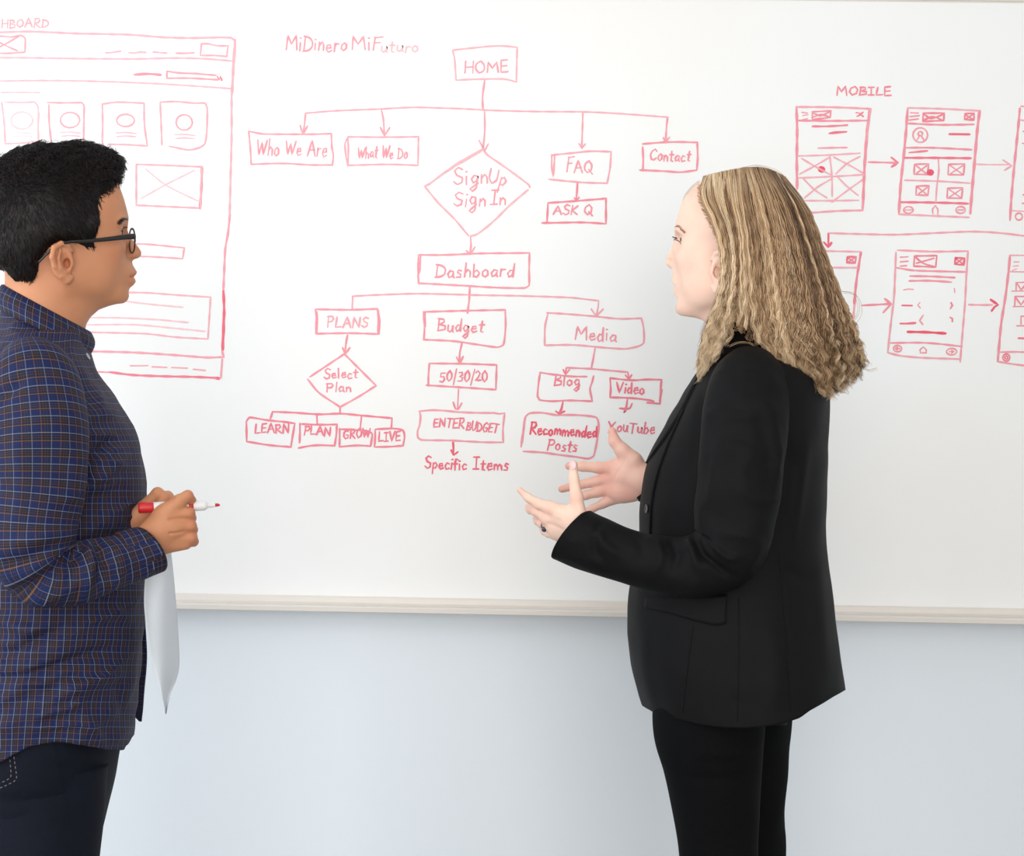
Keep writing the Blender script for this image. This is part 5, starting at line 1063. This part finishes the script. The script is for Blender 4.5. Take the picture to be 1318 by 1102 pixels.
# fine hair swept back at the temple
tb = []
rr = np.random.default_rng(5)
for _ in range(330):
    a = np.array([rr.uniform(897, 925), 0.]); e = np.interp(a[0], [897, 905, 915, 925], [246, 262, 280, 300]); a[1] = e + rr.uniform(-12, 14) + (a[0] - 905) * .3
    if a[1] < 236: continue
    dx, dy = rr.uniform(4, 9), rr.uniform(1, 8); pts = []
    for j_ in range(4):
        h, n_ = hit(bh2, a[0] + dx * j_ * .8, a[1] + dy * j_ * .6 + 1.2 * math.sin(j_ * 1.4 + a[0]), .0006 + .0007 * j_)
        if h is None: break
        pts.append(h)
    if len(pts) == 4: tb.append(pts)
tb = np.array(tb); V, Q, C = strands(tb, np.linspace(.0003, .0002, 4)[None] * np.ones((len(tb), 1)), rr.uniform(.2, .95, len(tb)), 'hair'); parts_.append((V, Q)); cols_.append(C)
# stray hairs
str_ = [[(1083, 377), (1100, 380), (1107, 395), (1105, 408), (1098, 417)], [(1100, 445), (1106, 462), (1112, 474), (1118, 478), (1128, 475)], [(900, 232), (890, 240), (882, 250), (879, 258)], [(955, 216), (975, 213), (1000, 220), (1015, 234), (1025, 246)],
        [(938, 402), (936, 418), (948, 424), (958, 418), (956, 400)], [(940, 446), (952, 441), (968, 442), (978, 452)], [(1090, 470), (1096, 480), (1092, 492), (1098, 500)]]
for q in str_:
    for rep in range(3):
        pts = resample(np.array(q, float) + rng.normal(0, 1.2, (1, 2)), 2.5); Pw = WF(pts[:, 0], pts[:, 1], np.full(len(pts), -.02 if q[0][0] > 1050 or q[0][1] < 300 else -.108))[None]
        V, Q, C = strands(Pw, np.full(Pw.shape[:2], .0003), np.array([.5]), 'hair'); parts_.append((V, Q)); cols_.append(C)
# inner volume of the hair
def shell_loft():
    s = np.linspace(0, 1, 30); t = np.linspace(0, .97, 40); g = guide(s, t); 
    c = np.array([975., 0, 0]); near = g.copy(); near[..., 2] *= .86; near[..., 0] = near[..., 0] + np.where(s[:, None] > .5, -6 * s[:, None], 4 * (1 - s[:, None])); near[..., 1] += 5 * (1 - t)[None]
    tm = np.interp(s, [0, .12, .2, .38, .46, 1], [.60, .60, .62, .62, .9, .93])
    for a in range(len(s)): near[a] = np.stack([np.interp(t * tm[a], t, near[a, :, q]) for q in range(3)], 1)
    farr = near.copy(); farr[..., 2] *= -1; ring = np.concatenate([near, farr[::-1]], 0).transpose(1, 0, 2); n = ring.shape[1]
    V = WF(ring[..., 0].ravel(), ring[..., 1].ravel(), ring[..., 2].ravel()); Q = grid_faces(40, n); top = np.arange(n); a = np.arange(0, 29); Qc = np.stack([a, a + 1, n - 2 - a, n - 1 - a], 1); o = 39 * n
    return V, np.vstack([Q, Qc, Qc[:, ::-1] + o])
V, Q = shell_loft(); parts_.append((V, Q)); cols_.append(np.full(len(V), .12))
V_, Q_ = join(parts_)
part('hair', mesh_np('hair', V_, Q_, attrs={'shade': ('FLOAT', np.concatenate(cols_))}), hair_mat('blond_hair', [(0, (70, 50, 36)), (.3, (140, 106, 76)), (.55, (206, 168, 126)), (.8, (238, 208, 168)), (1, (250, 228, 194))], .45, .4), root2)
m_brow = hair_mat('light_brown_hair', [(0, (150, 112, 84)), (1, (190, 150, 118))])
brow(bh2, [(869, 292.5), (871.5, 291), (875, 294), (880, 300)], 70, 'eyebrow', m_brow, root2, dirx=-1, wid=1.3, ln=4, rad=.0002)
el = []
for k_ in np.linspace(0, 1, 16):
    a = inv2(156 - 3 * k_, 297.0 + 1.5 * k_, -22 - 16 * k_); b = inv2(163 - 4 * k_, 294.5 + 2 * k_, -24 - 20 * k_); el.append([a, (a + b) / 2 - [0, 0, .0006], b])
V, Q, C = strands(np.array(el), np.full((16, 3), .00035) * [1, .8, .4], np.full(16, .3), 'eyelashes'); part('eyelashes', mesh_np('eyelashes', V, Q, attrs={'shade': ('FLOAT', C)}), bpy.data.materials['dark_hair'], root2)
# ---------------------------------------------------------------- blazer
m_blk = mat('black_suiting', (9, 9, 10), .68, .16, noise=.12, nscale=60, bump=.12, bscale=1500)
def hem2(u): return float(np.interp(u, [806, 822, 832, 845, 870, 900, 930, 960, 990, 1012, 1030, 1042, 1060, 1088], [880, 903, 912, 919, 926, 933, 937, 938, 935, 930, 924, 915, 905, 888]))
tab2 = [(436, 938, 988, 0, .050), (446, 928, 1004, 0, .075), (456, 918, 1022, 0, .105), (468, 908, 1040, 0, .135), (482, 897, 1056, 0, .152), (500, 885, 1066, 0, .162), (520, 873, 1068, 0, .165), (550, 856, 1067, 0, .165), (595, 833, 1066, 0, .16), (650, 823, 1064, 0, .155), (700, 821, 1064, 0, .15), (750, 811, 1070, 0, .155),
        (800, 807, 1076, 0, .165), (845, 811, 1082, 0, .175), (890, 821, 1088, 0, .18), (940, 838, 1094, 0, .18)]
fj = [([(892, 800), (886, 850), (878, 922)], -.002, 2), ([(951, 745), (951, 840), (949, 936)], -.0022, 2), ([(1003, 700), (1010, 780), (1018, 925)], -.002, 2.5), ([(1040, 560), (1030, 620), (1020, 700)], .004, 8), ([(1008, 560), (1020, 600), (1015, 660)], -.004, 6), ([(905, 505), (898, 560), (890, 610)], -.005, 6), ([(830, 800), (828, 860), (840, 905)], .003, 8), ([(990, 800), (1000, 860), (995, 920)], .004, 14),
      ([(1055, 720), (1060, 800), (1068, 880)], .003, 9), ([(1000, 730), (1030, 745), (1060, 740)], -.003, 8)]
jack = garment('blazer', loft(WF, tab2, 190, 160, bot=hem2, power=.85, folds=fj, noise=.0016, shell=.003), m_blk, root2)
slp = [(968, 468, -.105), (964, 492, -.135), (960, 530, -.155), (954, 590, -.165), (948, 650, -.17), (936, 706, -.172), (896, 728, -.175), (850, 726, -.175), (800, 714, -.172), (762, 700, -.168), (737, 689, -.165)]
rsl = [32, 48, 55, 54.5, 53, 48, 41, 37, 35, 38, 39]
fs2 = [([(893, 690), (905, 715), (930, 735), (945, 745)], -.009, 4), ([(885, 692), (893, 715), (900, 735)], .006, 5), ([(862, 690), (872, 712), (868, 735)], -.006, 6), ([(845, 695), (852, 715), (846, 738)], .005, 5), ([(820, 690), (828, 708), (824, 725)], -.004, 6), ([(767, 680), (775, 700), (800, 718)], .005, 6), ([(764, 690), (766, 710), (780, 728)], -.004, 5), ([(775, 672), (768, 680), (766, 690)], -.003, 4),
       ([(905, 520), (900, 570), (900, 620)], .003, 8), ([(960, 500), (985, 560), (992, 620)], -.003, 10), ([(930, 560), (925, 620), (930, 670)], .003, 14), ([(915, 700), (935, 718), (950, 720)], .006, 4), ([(990, 520), (1002, 580), (1000, 640)], .004, 8)]
garment('sleeve', tube(WF, slp, rsl, 150, 80, w_ovals=[.9, .9, .9, .9, .9, .9, .85, .85, .85, .9, .9], cut=10, cut2=7, folds=fs2, wr=(.004, (28, 28, 50), 81), noise=.0022, seed=21, edge=.02), m_blk, jack)
slf = [(955, 470, .105), (950, 500, .14), (945, 560, .16), (938, 630, .165), (925, 672, .16), (890, 655, .14), (855, 632, .115), (828, 618, .10)]
garment('sleeve', tube(WF, slf, [30, 44, 48, 44, 38, 32, 28, 26], 80, 48, noise=.002, seed=23, edge=.015, cut=0), m_blk, jack)
bj2 = bvh_of(jack)
V, Q = patch(bj2, [(905, 478), (893, 500), (878, 530), (856, 565), (833, 597)], [(896, 478), (884, 498), (869, 528), (850, 560), (831, 595)], 30, 6, .0012, .002); part('lapel', mesh_np('lapel', V, Q), m_blk, jack)
V, Q = patch(bj2, [(832, 770), (870, 768), (936, 765)], [(830, 782), (860, 789), (892, 799), (925, 806), (934, 803)], 30, 8, .0008, .0018); part('pocket_flap', mesh_np('pocket_flap', V, Q), m_blk, jack)
V, Q = cord(bj2, [(880, 528), (860, 572), (846, 612), (839, 650), (837, 690)], .0022, .001, 3, flat=1.0); part('front_edge', mesh_np('front_edge', V, Q), m_blk, jack)
for po in ([(892, 806), (886, 850), (878, 918)], [(951, 770), (951, 850), (949, 930)], [(1003, 715), (1010, 800), (1018, 915)]):
    V, Q = cord(bj2, po, .0009, .0002, 4); part('seam', mesh_np('seam', V, Q), m_blk, jack)
m_b2 = mat('black_button', (38, 38, 44), .3, .5)
button(bj2, 833, 655, .0068, m_b2, jack)
V, Q, uv = band(WF, (1000, 915, 392, 414, .056), (1006, 911, 446, 456, .072), puff=.002, thick=.003); part('turtleneck', mesh_np('turtleneck', V, Q), m_blk, root2, label='black high neck top showing between the hair')
V, Q, uv = band(WF, (990, 928, 432, 446, .058), (1012, 915, 452, 478, .088), puff=.004, thick=.003); part('blazer_collar', mesh_np('blazer_collar', V, Q), m_blk, jack)
# ---------------------------------------------------------------- trousers
m_tr = mat('black_trouser', (8, 9, 10), .85, .1, noise=.15, nscale=40, bump=.15, bscale=1200)
near = tube(WF, [(912, 905, -.075), (913, 946, -.078), (917, 990, -.08), (922, 1060, -.08), (926, 1130, -.08), (930, 1290, -.08), (940, 1420, -.08), (950, 1570, -.08)], [72, 71, 64, 53.5, 49, 38, 33, 24], 90, 56, w_ovals=.95, noise=.0022, seed=31,
            folds=[([(880, 1000), (930, 1004), (975, 996)], -.004, 5), ([(900, 970), (940, 972), (975, 966)], .004, 5)])
farl = tube(WF, [(955, 905, .07), (952, 946, .075), (955, 990, .075), (962, 1060, .075), (964, 1100, .075), (968, 1290, .075), (974, 1420, .075), (980, 1570, .075)], [64, 64, 58, 48, 45, 36, 31, 23], 90, 56, w_ovals=.95, noise=.003, seed=33)
hip = loft(WF, [(870, 832, 1040, 0, .14), (900, 836, 1030, 0, .14), (920, 842, 1020, 0, .13), (934, 850, 1012, 0, .11)], 30, 80, noise=.0005)
garment('trousers', merge_g([near, farl, hip]), m_tr, root2)
for s_ in (-1, 1): shoe(WF, 955 + s_ * 12, s_ * .08, -1, root2, bpy.data.materials['black_shoe'])
